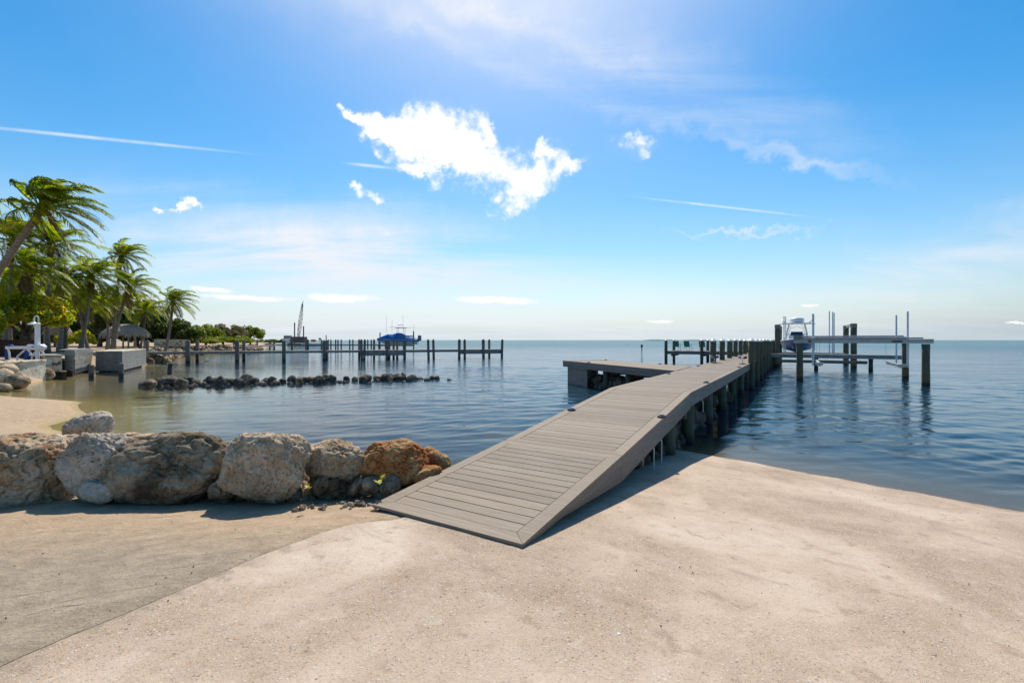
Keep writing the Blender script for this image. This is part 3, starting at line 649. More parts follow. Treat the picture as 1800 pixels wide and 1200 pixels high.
rubble('rubble', pts, .15, M['rock_sea'], 1, 'dark wet rubble packed round the low breakwater at the waterline')
pts = []
SH = [(-34.5,42.5),(-36,44),(-36,48),(-41,55),(-50,74),(-55,100),(-62,115)]
for (a, b) in zip(SH[:-1], SH[1:]):
    L_ = math.hypot(b[0]-a[0], b[1]-a[1])
    for i in range(int(L_*9)):
        t = rnd.random(); o = rnd.uniform(-1.0, .5); nx, ny = (b[1]-a[1])/L_, -(b[0]-a[0])/L_
        pts.append((a[0]+(b[0]-a[0])*t+nx*o, a[1]+(b[1]-a[1])*t+ny*o, .75*max(0, -o+.2)+rnd.uniform(0, .2)))
rubble('riprap', pts, .45, M['rock_dark'], 2, 'grey brown riprap stones banked along the shore behind the far pier')
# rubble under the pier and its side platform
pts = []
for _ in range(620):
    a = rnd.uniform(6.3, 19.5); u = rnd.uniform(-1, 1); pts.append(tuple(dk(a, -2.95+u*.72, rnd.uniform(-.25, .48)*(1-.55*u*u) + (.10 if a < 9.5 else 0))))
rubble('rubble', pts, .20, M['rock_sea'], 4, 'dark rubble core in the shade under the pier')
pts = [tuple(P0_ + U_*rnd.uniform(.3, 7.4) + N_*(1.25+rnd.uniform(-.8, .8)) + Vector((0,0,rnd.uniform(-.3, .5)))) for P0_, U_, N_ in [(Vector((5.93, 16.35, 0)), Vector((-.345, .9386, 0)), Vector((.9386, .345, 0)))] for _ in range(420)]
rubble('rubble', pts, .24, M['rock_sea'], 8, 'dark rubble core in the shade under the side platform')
pts = [(rnd.uniform(-7, .6), rnd.uniform(5.6, 7.0), 0) for _ in range(260)]
pts = [(x, y, gz(x, y)+.02) for x, y, _ in pts]
rubble('rubble', pts, .13, M['rock_tan'], 5, 'brown rubble on the bank behind the boulder row')
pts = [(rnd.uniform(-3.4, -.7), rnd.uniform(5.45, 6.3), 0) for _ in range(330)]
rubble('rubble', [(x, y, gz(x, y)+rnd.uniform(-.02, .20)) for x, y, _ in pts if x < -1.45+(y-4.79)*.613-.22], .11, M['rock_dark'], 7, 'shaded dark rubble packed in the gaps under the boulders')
pts = [(rnd.uniform(-2.3, -.9), rnd.uniform(4.9, 5.4), 0) for _ in range(90)]
rubble('pebbles', [(x, y, gz(x, y)+.005) for x, y, _ in pts], .035, M['rock_dark'], 6, 'small dark pebbles between the stones beside the ramp')
for i, (px, v, Y, w, h, mt, lab) in enumerate([
    (6, 664, 22.6, 30, 34, 'rock_cream', 'sunlit cream boulder against the seawall at the left edge'),
    (30, 670, 22.3, 34, 30, 'rock_dark', 'dark boulder at the water right of the sunlit cream one by the seawall'),
    (4, 682, 21.2, 26, 18, 'rock_dark', 'blackish wet rock lowest at the left edge below the seawall'),
    (15, 650, 23.0, 26, 20, 'rock_tan', 'tan rock wedged high against the seawall'),
    (82, 658, 27.0, 22, 26, 'rock_dark', 'dark rock heaped where the seawall meets the concrete pier'),
    (363, 635, 50, 8, 3, 'rock_sea', 'lone low rock awash between the first two pilings of the far pier'),
    (268, 655.5, 33, 4, 4, 'rock_sea', 'tiny dark rock left of the broken post in the cove'),]):
    k = Y/F; place_rock('shore_rock', small[i % 6], M[mt], at(px, v, Y), (w/2*k, w/2*k, h/2*k), (0, .2*(i % 3-1), i), lab, 'rock', 'rocks by the seawall' if i < 5 else None)

q = dk(0, 0)
def shell(px, v, lab, s, m):
    Y = 2.6
    for _ in range(25): Y += .5*((CH-float(slab_z(np.array((px-900)/F*Y), np.array(Y))))*F/(v-HV) - Y)
    c = at(px, v, Y); o = MB().lathe([(.001, .012*s), (.012*s, .011*s), (.022*s, .006*s), (.026*s, -.002)], c+Vector((0, 0, .004)), 9).obj('shell', M[m], None, True); tag(o, lab, 'shell')
shell(1088, 1115, 'small round white shell lying on the concrete right of centre', .55, 'cap')
rd = random.Random(11); pts = []
for _ in range(420):
    x, y = rd.uniform(-5, 9), rd.uniform(1.8, 8.5)
    if x > float(slab_left(np.array(y)))+.05: 
        z = float(slab_z(np.array(x), np.array(y)))+.004
        if z < .05 or (-1.7+(y-4.79)*.613 < x < .3+(y-3.8)*.613 and y > 3.6): continue
    else:
        if y > 4.9: continue
        z = gz(x, y)+.004
    pts.append((x, y, z))
rubble('debris', pts, .0052, M['rock_dark'], 9, 'tiny dark pebbles and weed bits scattered over the concrete and sand')
# ------------------------------------------------------------------ the pier
UNIT = MB().box((0,0,0), (1,1,1)).mesh('plank'); UNIT.materials.append(M['deck'])
UNITF = MB().box((0,0,0), (1,1,1)).mesh('fascia_board'); UNITF.materials.append(M['fascia'])
def frame(a0, z0, a1, z1, a, p, up=0.0):
    # matrix at (a,p) on the sloping line from (a0,z0) to (a1,z1): x across, y along, z up
    t = (a-a0)/(a1-a0); z = z0+(z1-z0)*t; yv = (dk(a1, 0, z1)-dk(a0, 0, z0)).normalized(); xv = Vector((DC, -DS, 0)); zv = xv.cross(yv)
    R = Matrix((xv, yv, zv)).transposed().to_4x4(); return Matrix.Translation(dk(a, p, z)+zv*up) @ R
def S(x, y, z): return Matrix.Diagonal((x, y, z, 1))
TH = 0.028
def deck_run(root, a0, z0, a1, z1, pl, pr, gap=0.0085, pw=0.138, count=None, first=0.0, last=0.0, border=0.14, stuff_after=None, fh=0.29):
    ln = (dk(a1, 0, z1)-dk(a0, 0, z0)).length; ratio = (a1-a0)/ln
    x0 = first; x1 = ln-last; n = count or int(round((x1-x0)/(pw+gap))); st = (x1-x0)/n
    W = pr-pl
    for i in range(n):
        a = a0+(x0+st*(i+.5))*ratio
        if stuff_after and a > stuff_after: break
        g_ = gap*(1.0 + .35*math.sin(i*2.3))
        link('plank', UNIT, None, root, frame(a0, z0, a1, z1, a, (pl+pr)/2, -TH/2+random.uniform(-.0012, .0012)) @ S(W-2*border-2*gap, st-g_, TH))
    if stuff_after and a1 > stuff_after:
        mb = MB()
        while i < n:
            a = a0+(x0+st*(i+.5))*ratio; Mx = frame(a0, z0, a1, z1, a, (pl+pr)/2, -TH/2); mb.box(Mx.translation, (W-2*border-2*gap, st-gap, TH), Mx.to_3x3()); i += 1
        tag(mb.obj('far_planks', M['deck'], root), None, None, None, 'stuff')
    for p_, nm in ((pl+border/2, 'border_board'), (pr-border/2, 'border_board')):
        k = max(1, int(round(ln/3.7)))
        for j in range(k):
            seg = ln/k; a = a0+(seg*(j+.5))*ratio
            link(nm, UNIT, None, root, frame(a0, z0, a1, z1, a, p_, -TH/2) @ S(border, seg-.003, TH+.002))
# access ramp (front panel)
A0, Z0, A1, Z1, A2, Z2, A3 = 3.30, 0.630, 5.83, 0.822, 10.36, 1.20, 60.0
ramp_t = thing('access_ramp', 'grey brown hinged deck ramp with a mitred border resting on the concrete', 'ramp', dk(A0, -2.85, .6))
PL, PR = -3.69, -1.92
ln = A1-A0
def mitre_board(root, corners, a0, z0, a1, z1, m=M['deck']):
    top = [frame(a0, z0, a1, z1, a, p, 0.001).translation for a, p in corners]; bot = [q-Vector((0,0,TH)) for q in top]
    return MB().hexa(bot, top).obj('border_board', m, root)
B = 0.15; e = .005
mitre_board(ramp_t, [(A0, PL), (A0, PR), (A0+B, PR-B), (A0+B, PL+B)], A0, Z0, A1, Z1)
mitre_board(ramp_t, [(A1-e-B, PL+B), (A1-e-B, PR-B), (A1-e, PR), (A1-e, PL)], A0, Z0, A1, Z1)
mitre_board(ramp_t, [(A0+e, PL), (A0+B+e, PL+B), (A1-B-e*2, PL+B), (A1-e*2, PL)], A0, Z0, A1, Z1)
mitre_board(ramp_t, [(A0+B+e, PR-B), (A0+e, PR), (A1-e*2, PR), (A1-B-e*2, PR-B)], A0, Z0, A1, Z1)
n = 14; st = (ln-2*B)/n
for i in range(n):
    link('plank', UNIT, None, ramp_t, frame(A0, Z0, A1, Z1, A0+B+st*(i+.5), (PL+PR)/2, -TH/2) @ S(PR-PL-2*B-.012, st*1.003-.013, TH))
def side(root, a0, z0, a1, z1, p, d0, d1, name='fascia', th=.028):
    # trapezoid skirt board on the side at p, dropping d0 at the low end and d1 at the high end
    o = th if p > -2.5 else -th
    q = [dk(a0, p, z0-TH-.002), dk(a1, p, z1-TH-.002), dk(a1, p, z1-d1), dk(a0, p, z0-d0)]
    nn = Vector((DC, -DS, 0))*o
    MB().hexa(q, [v+nn for v in q]).obj(name, M['fascia'], root)
INS = .034
side(ramp_t, A0+.02, Z0, A1-.004, Z1, PR-INS, .05, .16, 'fascia'); side(ramp_t, A0+.5, Z0+.037, A1-.004, Z1, PR-INS-.004, .05, .34, 'lower_fascia')
side(ramp_t, A0+.02, Z0, A1-.004, Z1, PL+INS, .05, .30, 'fascia')
pier = thing('pier', 'long grey brown plank pier running from the beach out past the boat lifts', 'pier', dk(A1, -2.85, .8))
PL1, PR1, PL2, PR2 = -3.69, -1.92, -3.69, -1.92
mitre_board(pier, [(A1+e, PL1), (A1+e, PR1), (A1+B, PR1-B), (A1+B, PL1+B)], A1, Z1, A2, Z2)
deck_run(pier, A1, Z1, A2, Z2, PL1, PR1, first=B+.01, last=0.0, border=.15)
# level part
deck_run(pier, A2, Z2, A3, Z2, PL2, PR2, border=.15, stuff_after=44.0)
def fascia_run(root, a0, z0, a1, z1, p, h, seg, th=.028):
    n = max(1, int(round((a1-a0)/seg)))
    for i in range(n):
        b0, b1 = a0+(a1-a0)*i/n, a0+(a1-a0)*(i+1)/n; zz = lambda a: z0+(z1-z0)*(a-a0)/(a1-a0)
        for (u0, u1, nm, ins) in ((TH+.004, h*.5-.002, 'fascia_board', 0.0), (h*.5+.002, h, 'fascia_board', .004)):
            o = (th if p > -2.5 else -th); s_ = -ins if p > -2.5 else ins
            q = [dk(b0+.002, p+s_, zz(b0)-u0), dk(b1-.002, p+s_, zz(b1)-u0), dk(b1-.002, p+s_, zz(b1)-u1), dk(b0+.002, p+s_, zz(b0)-u1)]
            MB().hexa(q, [v+Vector((DC,-DS,0))*o for v in q]).obj(nm, M['fascia'], root)
fascia_run(pier, A1+.002, Z1, A2-.002, Z2, PR1-INS, .34, 2.3); fascia_run(pier, A2+.002, Z2, 58, Z2, PR2-INS, .30, 3.7)
fascia_run(pier, A1+.002, Z1, A2-.002, Z2, PL1+INS, .34, 2.3); fascia_run(pier, A2+.002, Z2, 15.2, Z2, PL2+INS, .30, 3.7); fascia_run(pier, 18.6, Z2, 58, Z2, PL2+INS, .30, 3.7)
# joists and cross caps beneath
for i, a in enumerate(np.arange(7.0, 58, 3.15)):
    z = Z2-.34 if a > A2 else Z1+(Z2-Z1)*(a-A1)/(A2-A1)-.36
    MB().bar(dk(a, PL2+.1, z-.06), dk(a, PR2-.06, z-.06), .09, .2).obj('cross_beam', M['old_wood'], pier)
mb = MB()
for p in (-3.3, -2.75, -2.2):
    mb.bar(dk(A1+.05, p, Z1-.17), dk(A2, p, Z2-.17), .05, .24); mb.bar(dk(A2, p, Z2-.17), dk(58, p, Z2-.17), .05, .24)
mb.obj('joists', M['old_wood'], pier)
def pile_mesh(r, h, seed, bend=.0):
    mb = MB(); n = 8; pts = []; 
    for i in range(n): pts.append((bend*math.sin(i/n*3), 0, -h*(1-i/(n-1))))
    mb.tube(pts, [r*(1+.04*math.sin(i*1.7+seed)) for i in range(n)], 14); return mb.mesh('pile', True)
PM = {}
def add_pile(root, pos_, r, top, bottom=-1.6, mat='pile', cap='cap', lean=(0,0), capr=1.12):
    key = (round(r, 2), round(top-bottom, 1), mat)
    if key not in PM: m_ = pile_mesh(r, top-bottom, len(PM)); m_.materials.append(M[mat]); PM[key] = m_
    Mx = Matrix.Translation((pos_[0], pos_[1], top)) @ Euler((lean[0], lean[1], random.random()*6)).to_matrix().to_4x4()
    o = link('pile', PM[key], None, root, Mx)
    if cap:
        ck = ('cap', cap, round(r, 2))
        if ck not in PM:
            mb = MB(); mb.lathe([(r*capr, -.05), (r*capr, .01), (r*.55, .075), (r*.1, .13), (.001, .135)], n=14); c = mb.mesh('pile_cap', False); c.materials.append(M[cap]); PM[ck] = c
        link('pile_cap', PM[ck], None, o, Mx)
    return o
# short support piles under the landward part
for a, p, top in ((9.3, -2.15, .78), (11.2, -2.15, .86), (13.9, -2.15, .86), (16.8, -2.15, .86), (19.7, -2.15, .86), (22.6, -2.15, .86),
                  (9.0, -3.5, .78), (10.8, -3.45, .86), (13.6, -3.45, .86), (16.6, -3.45, .86), (19.7, -3.45, .86), (22.6, -3.45, .86)):
    q = dk(a, p); add_pile(pier, q, .14, top, cap=None)
for i in range(12):
    a = 24.75+3.2*i
    if i < 11:
        q = dk(a, PL2+.13); add_pile(pier, q, .142, 2.26+random.uniform(-.02, .03))
    q = dk(a, PR2+.04); add_pile(pier, q, .142, 2.25+random.uniform(-.02, .03))
for a, s in ((7.6, .36), (8.1, .42), (12.2, .25)):
    zb = (Z1+(Z2-Z1)*(a-A1)/(A2-A1) if a < A2 else Z2) - .30
    MB().tube([dk(a, -2.02+.02, zb), dk(a, -2.0, zb-.08), dk(a+.04, -1.99, zb-.12), dk(a+.04, -1.99, zb-.12-s)], .010, 8).obj('conduit_pipe', M['pvc'], pier)
# rope slung between pilings
# dock lights
def disc_light(loc, lab, s=1.0):
    t = thing('deck_light', lab, 'light', loc, 'small dark dock lights set on the deck border')
    MB().lathe([(.075*s, 0), (.08*s, .012), (.062*s, .030), (.02*s, .034)], loc, 16).obj('housing', M['blackmetal'], t)
    MB().lathe([(.045*s, .0345), (.042*s, .042), (.01*s, .046)], loc, 12).obj('lens', M['skin_blue'], t)
for a, p, lab in ((9.15 if 0 else 7.95, PL1+.11, 'dark dock light on the left border of the sloping pier'), (8.0, PR1-.03, 'dark dock light on the right border of the sloping pier, nearest the shore'),
                  (12.8, PR2-.09, 'dark dock light on the right border just past the bend of the pier'), (16.9 if 0 else 15.6, PL2+.09, 'dark dock light on the left border near the side platform'),
                  (20.6, PR2-.09, 'dark dock light on the right border before the first capped piling'), (20.9, PL2+.09, 'dark dock light on the left border beyond the side platform')):
    z = Z2 if a > A2 else Z1+(Z2-Z1)*(a-A1)/(A2-A1); disc_light(dk(a, p, z+.002), lab)
def spot(loc, lab):
    t = thing('twin_spotlight', lab, 'spotlight', loc, 'twin spotlights by the first capped pilings')
    MB().lathe([(.14, 0), (.14, .03), (.04, .05)], loc, 14).obj('base', M['pile'], t)
    MB().tube([loc+Vector((0,0,.04)), loc+Vector((0,0,.26))], .018, 8).obj('stem', M['pvc'], t)
    for s in (-1, 1):
        c = loc+Vector((.11*s, -.02, .29)); d = Vector((s*.05, -.05, .03)); MB().tube([c-d*1.1, c-d*.4, c+d, c+d*1.05], [.025, .05, .065, .05], 12).obj('lamp_head', M['blackmetal'] if s > 0 else M['alu'], t)
spot(dk(23.9, PL2+.30, Z2+.002), 'twin spotlight at the foot of the first left capped piling'); spot(dk(23.7, PR2-.25, Z2+.002), 'twin spotlight at the foot of the first right capped piling')

# side platform
sp = thing('side_platform', 'oblique grey plank platform branching left off the pier over rocks', 'platform', (4.5, 22, 1.0))
ud = Vector((-.345, .9386, 0)).normalized(); un = Vector((ud.y, -ud.x, 0))      # along it, and across it towards the right
P0 = Vector((5.93, 16.35, Z2)); LEN = 9.3; WID = 2.5
def sq(t, w, z=0): return P0+ud*t+un*w+Vector((0,0,z))
ppl = lambda y: DS/DC*y
t = -3.4; i = 0
mainL = lambda q: q.x*DC-q.y*DS < PL2-.004
Rm = Matrix((un, ud, Vector((0,0,1)))).transposed().to_4x4()
for i in range(84):
    t = -.3+i*.146-3.2
    if t > LEN-.3: break
    # clip each plank at the pier's left edge
    w0, w1 = .16, WID-.16
    def ok(w): return mainL(sq(t+.07, w)) and mainL(sq(t-.07, w))
    ws = [w0+(w1-w0)*k/60 for k in range(61)]; good = [w for w in ws if ok(w)]
    if len(good) < 4: continue
    a_, b_ = good[0], good[-1]
    link('plank', UNIT, None, sp, Matrix.Translation(sq(t, (a_+b_)/2, -TH/2)) @ Rm @ S(b_-a_, .140, TH))
MB().hexa([sq(-.02, 0, -TH), sq(.2, .15, -TH), sq(LEN, .15, -TH), sq(LEN, 0, -TH)], [sq(-.02, 0, .001), sq(.2, .15, .001), sq(LEN, .15, .001), sq(LEN, 0, .001)]).obj('border_board', M['deck'], sp)
MB().box(sq(LEN/2+1.25, WID-.075, -TH/2+.0005), (.15, LEN-2.5, TH+.001), Rm.to_3x3()).obj('border_board', M['deck'], sp)
MB().box(sq(LEN-.23+.0, WID/2, -TH/2+.0005), (WID-.31, .145, TH+.001), Rm.to_3x3()).obj('border_board', M['deck'], sp)
for (u0, u1, o_) in ((TH+.004, .17, 0), (.174, .32, .004)):
    q = [sq(.06, .03+o_, -u0), sq(LEN-.03, .03+o_, -u0), sq(LEN-.03, .03+o_, -u1), sq(.06, .03+o_, -u1)]; MB().hexa(q, [v-un*.03 for v in q]).obj('fascia_board', M['fascia'], sp)
q = [sq(LEN-.03, .03, -TH-.004), sq(LEN-.03, WID-.03, -TH-.004), sq(LEN-.03, WID-.03, -.32), sq(LEN-.03, .03, -.32)]; MB().hexa(q, [v+ud*.03 for v in q]).obj('fascia_board', M['fascia'], sp)
q = [sq(1.6, WID-.03, -TH-.004), sq(LEN-.03, WID-.03, -TH-.004), sq(LEN-.03, WID-.03, -.32), sq(1.6, WID-.03, -.32)]; MB().hexa(q, [v+un*.03 for v in q]).obj('fascia_board', M['fascia'], sp)
for k in range(14):   # vertical skirt boards at the seaward corner
    q0 = sq(LEN-.45-k*.15, .12); MB().box((q0.x, q0.y, (-.1+.88)/2), (.024, .144, .98), Rm.to_3x3()).obj('skirt_board', M['fascia'], sp)
for k in range(12):
    q0 = sq(LEN-.40, .22+k*.15); MB().box((q0.x, q0.y, (-.1+.88)/2), (.144, .024, .98), Rm.to_3x3()).obj('skirt_board', M['fascia'], sp)
for t_ in (1.6, 3.6, 5.4):
    for w_ in (.3, WID-.3): q0 = sq(t_, w_); add_pile(sp, q0, .13, .84, cap=None)
    MB().bar(sq(t_, .15, -.42), sq(t_, WID-.1, -.42), .09, .2).obj('cross_beam', M['old_wood'], sp)
for tt, ww, lab in ((LEN-.4, WID-.07, 'dark dock light at the far corner of the side platform'), (6.6, .07, 'dark dock light on the near border of the side platform'), (4.3, WID-.07, 'dark dock light on the far border of the side platform')):
    disc_light(sq(tt, ww, .003), lab)
for i, (t_, w_, s) in enumerate(((6.2,1.2,.5),(5.2,.9,.42),(4.2,1.5,.55),(3.4,.9,.45),(2.4,1.4,.55),(1.6,1.0,.4),(6.9,1.8,.4),(5.6,2.1,.5),(4.7,.5,.25),(3.0,.55,.28),(2.0,.5,.3))):
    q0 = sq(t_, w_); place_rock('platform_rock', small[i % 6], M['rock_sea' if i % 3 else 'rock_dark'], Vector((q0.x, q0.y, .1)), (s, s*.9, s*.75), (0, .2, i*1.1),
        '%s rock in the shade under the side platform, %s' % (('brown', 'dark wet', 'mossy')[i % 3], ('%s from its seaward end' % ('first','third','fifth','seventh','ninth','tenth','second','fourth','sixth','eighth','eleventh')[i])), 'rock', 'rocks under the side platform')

# platform with chairs
cp = thing('chair_platform', 'low plank platform with pilings left of the pier carrying green chairs', 'platform', dk(53, -9, Z2))
ca0, ca1, cp0, cp1 = 48.6, 51.8, -11.3, PL2-.03
xd = Vector((DC, -DS, 0)); yd = Vector((DS, DC, 0)); Rd = Matrix((xd, yd, Vector((0,0,1)))).transposed()
nn = int((cp1-cp0)/.146)
for i in range(nn):
    link('plank', UNIT, None, cp, Matrix.Translation(dk((ca0+ca1)/2, cp0+.073+i*.146, Z2-TH/2)) @ Rd.to_4x4() @ S(.14, ca1-ca0, TH))
for a in (ca0-.016, ca1+.016): MB().box(dk(a, (cp0+cp1)/2, Z2-.17), (cp1-cp0, .03, .3), Rd).obj('fascia_board', M['fascia'], cp)
MB().box(dk((ca0+ca1)/2, cp0-.016, Z2-.17), (.03, ca1-ca0, .3), Rd).obj('fascia_board', M['fascia'], cp)
for p in (cp0-.1, cp0+3.3, cp0+5.9): add_pile(cp, dk(ca0-.17, p), .15, 2.27); add_pile(cp, dk(ca1+.17, p), .15, 2.27)
for p in (cp0+.4, cp0+3.3, cp0+5.9): MB().bar(dk(ca0, p, Z2-.42), dk(ca1, p, Z2-.42), .09, .2).obj('cross_beam', M['old_wood'], cp)
mb = MB(); 
a_, b_ = dk(ca0-.17, cp0-.1, 2.05), dk(ca0-.17, cp0+3.3, 2.05)
mb.tube([a_.lerp(b_, k/8)-Vector((0,0,.16*(1-(k/4-1)**2))) for k in range(9)], .012, 6); mb.obj('rope', M['grey_wood'], cp)
def chair(loc, rz, lab):
    Mx = Matrix.Translation(loc) @ Matrix.Rotation(rz, 4, 'Z')
    t = bpy.data.objects.new('patio_chair', None); C.objects.link(t); t.matrix_basis = Mx; WM[t] = Mx; tag(t, lab, 'chair', 'green sling chairs on the platform')
    T = lambda v: Mx @ Vector(v)
    def o(mb, n, m): mb.v = [tuple(T(q)) for q in mb.v]; mb.obj(n, m, t)
    o(MB().bar((0,-.20,.42), (0,.26,.46), .54, .025), 'seat', M['green'])       # faces +y (out to sea)
    o(MB().bar((0,-.22,.40), (0,-.40,1.0), .54, .025, Vector((0,1,0))), 'backrest', M['green'])
    for s in (-1, 1):
        o(MB().tube([(s*.29,.27,0), (s*.29,.25,.44), (s*.30,.20,.64), (s*.30,-.28,.66)], .016, 6), 'armrest', M['green'])
        o(MB().tube([(s*.29,-.36,0), (s*.28,-.24,.42), (s*.28,-.41,1.02)], .016, 6), 'leg', M['green'])
    for k in range(7): o(MB().bar((-.27,-.245-.026*k,.46+.085*k), (.27,-.245-.026*k,.46+.085*k), .012, .02), 'slat', M['green'])
hd = -ROTD
for px, r, lab in ((1190, .25, 'green sling chair nearest the outer piling of the platform'), (1209.5, .1, 'green sling chair standing clear between two pairs of pilings'),
                   (1236, .15, 'green sling chair half hidden behind a piling, third from the open water'), (1256, .05, 'green sling chair closest to the pier, mostly hidden by pilings')):
    # on the platform's mid line
    a = 50.0; r_ = (px-900)/F; p = a*(r_*DC-DS)/(DC+r_*DS); chair(dk(a, p, Z2+.001), hd+r-.35, lab)

# catwalk to the lift
cw = thing('catwalk', 'narrow plank catwalk crossing in front of the blue boat', 'catwalk', dk(43.5, 2.3, Z2))
for i in range(int((6.7-PR2)/.146)):
    link('plank', UNIT, None, cw, Matrix.Translation(dk(43.4, PR2+.1+i*.146, Z2-TH/2)) @ Rd.to_4x4() @ S(.14, 1.1, TH))
for a in (42.83, 43.97): MB().box(dk(a, (6.7+PR2)/2, Z2-.16), (6.7-PR2-.04, .03, .26), Rd).obj('fascia_board', M['grey_board'] if a < 43 else M['fascia'], cw)
MB().box(dk(44.4, 1.5, Z2-.62), (6.0, .08, .24), Rd).obj('lower_beam', M['grey_board'], cw)
for p in (1.2, 4.6): add_pile(cw, dk(43.4, p), .14, .9, cap=None)
# near (empty) boat lift
lift = thing('boat_lift', 'empty boat lift on brown pilings with a long grey top beam', 'boat lift', dk(33, 2.7, 2.0))
LP = [(30.55, .08), (30.55, 5.42), (35.6, .12), (35.6, 5.4)]
for (a, p) in LP: add_pile(lift, dk(a, p), .165 if a < 31 else .17, 2.10, cap=None, mat='lift_pile')
def ibeam(root, a, b, h, w, m, name='top_beam'):
    d = (b-a).normalized(); r = d.cross(Vector((0,0,1))); up = Vector((0,0,1)); mb = MB()
    mb.bar(a+up*(h/2-.01), b+up*(h/2-.01), w, .02); mb.bar(a-up*(h/2-.01), b-up*(h/2-.01), w, .02); mb.bar(a, b, .02, h-.044); return mb.obj(name, m, root)
ibeam(lift, dk(30.55, -.22, 2.24), dk(30.55, 5.72, 2.24), .22, .2, M['alu']); ibeam(lift, dk(35.6, -.25, 2.40), dk(35.6, 5.55, 2.40), .2, .2, M['alu'])
MB().box(dk(30.55, .0, 2.44), (.42, .5, .2), Rd).obj('gear_box', M['grey_wood'], lift); MB().box(dk(35.6, 5.2, 2.32), (.5, .3, .16), Rd).obj('gear_box', M['alu'], lift)
for a in (30.4, 35.45): MB().tube([dk(a, .1, 2.40 if a < 31 else 2.54), dk(a, 5.3, 2.40 if a < 31 else 2.54)], .035, 8).obj('drive_pipe', M['alu'], lift)
for p in (1.0, 4.5):
    ibeam(lift, dk(30.6, p, .95), dk(35.5, p, .95), .18, .14, M['alu'], 'cradle_beam')
    MB().box(dk(30.75, p, .99), (.34, .3, .14), Rd).obj('bunk_bracket', M['alu'], lift)
for a, p in ((30.7, .7), (31.6, .75), (30.7, 4.75), (35.0, 4.9)):
    MB().tube([dk(a, p, .9), dk(a, p, 3.75)], .042, 10).obj('guide_pole', M['pvc'], lift)
for a in (30.55, 35.6):
    for p in (1.0, 4.5): MB().tube([dk(a, p, .95), dk(a, p, 2.3)], .007, 5).obj('cable', M['alu'], lift)
MB().box(dk(30.42, .55, 2.235), (.16, .006, .09), Rd).obj('label_plate', M['rust'], lift); MB().box(dk(30.42, 4.3, 2.235), (.4, .006, .08), Rd).obj('label_plate', M['rust'], lift)
# boat's own lift with tall pilings
lift2 = thing('tall_boat_lift', 'boat lift of four tall dark pilings with pale collars round the blue boat', 'boat lift', dk(50, 1, 2))
for a, p in ((46.9, -1.52), (52.6, -1.55), (46.9, 3.86), (53.2, 3.80)):
    add_pile(lift2, dk(a, p), .22, 3.62, cap=None, mat='lift_pile'); q = dk(a, p)
    MB().lathe([(.235, -.02), (.235, .3), (.15, .32)], (q.x, q.y, 3.34), 14).obj('pile_collar', M['grey_wood'], lift2)
MB().bar(dk(47.15, 3.86, 3.55), dk(52.95, 3.82, 3.55), .1, .22).obj('top_beam', M['grey_wood'], lift2); MB().bar(dk(47.15, -1.52, 3.55), dk(52.35, -1.55, 3.55), .1, .22).obj('top_beam', M['grey_wood'], lift2)
for a in (48.2, 52.5): ibeam(lift2, dk(a, -1.4, 1.02), dk(a, 3.7, 1.02), .18, .14, M['alu'], 'cradle_beam')
for a, p in ((47.4, -1.05), (48.6, -.95), (47.5, 2.25), (49.0, 2.55), (52.0, 2.8), (50.5, 2.75)):
    MB().tube([dk(a, p, 1.1), dk(a, p, 4.4 if p < 0 else 4.75)], .04, 8).obj('guide_pole', M['pvc'], lift2)

# boats
def hull_pts(L_, Bm, D_, n=18):
    rows = []
    for i in range(n+1):
        t = i/n; bw = Bm/2*(1-(max(0, t-.35)/.65)**2.6)*(.93+.07*min(1, t*3)) ; bw = max(bw, .03)
        sheer = D_*(1+.28*t*t); keel = D_*.85*max(0, (t-.72)/.28)**2.2; ch = keel+(.28+.32*t)*D_*(1-.25*t) ; cw_ = bw*(.88-.35*t*t)
        y = t*L_+ (0 if t < 1 else 0)
        rows.append([(0, y, keel), (cw_, y, min(ch, sheer-.05)), (bw*1.0, y+.12*t, sheer)])
    return rows
def boat(name, lab, Mx, L_, Bm, D_, hullm, topm, group=None, parts=None):
    t = bpy.data.objects.new(name, None); C.objects.link(t); t.matrix_basis = Mx; WM[t] = Mx; tag(t, lab, 'boat', group)
    rows = hull_pts(L_, Bm, D_); mb = MB(); vs = []
    for r in rows: vs += [(-x, y, z) for x, y, z in r[::-1]] + r[1:]
    k = 5; fs = [(i*k+j, i*k+j+1, (i+1)*k+j+1, (i+1)*k+j) for i in range(len(rows)-1) for j in range(k-1)] + [(0, 1, 2, 3, 4)]
    mb.add(vs, fs); mb.v = [tuple(Mx @ Vector(q)) for q in mb.v]; mb.obj('hull', hullm, t, False)
    mb = MB(); g = [(r[2][0]*.97, r[2][1], r[2][2]-.03) for r in rows]
    vs = [(-x, y, z) for x, y, z in g]+g; m_ = len(g); mb.add(vs, [(i, i+1, m_+i+1, m_+i) for i in range(m_-1)]); mb.v = [tuple(Mx @ Vector(q)) for q in mb.v]; mb.obj('deck', topm, t)
    for s in (-1, 1):
        mb = MB(); mb.tube([(s*r[2][0], r[2][1], r[2][2]) for r in rows], .045, 6); mb.v = [tuple(Mx @ Vector(q)) for q in mb.v]; mb.obj('gunwale', M['white'], t)
    def o(mb, n, m, par=None, **kw): mb.v = [tuple(Mx @ Vector(q)) for q in mb.v]; return mb.obj(n, m, par or t, **kw)
    return t, o
bc = dk(54.8, -.1, 1.12); Mx = Matrix.Translation(bc) @ Matrix.Rotation(-ROTD+math.pi, 4, 'Z')
t, o = boat('fishing_boat', 'blue hulled centre console fishing boat with a white tower top on its lift', Mx, 8.3, 2.75, 1.0, M['bluehull'], M['white'])
zt = 2.72; y0 = 3.6
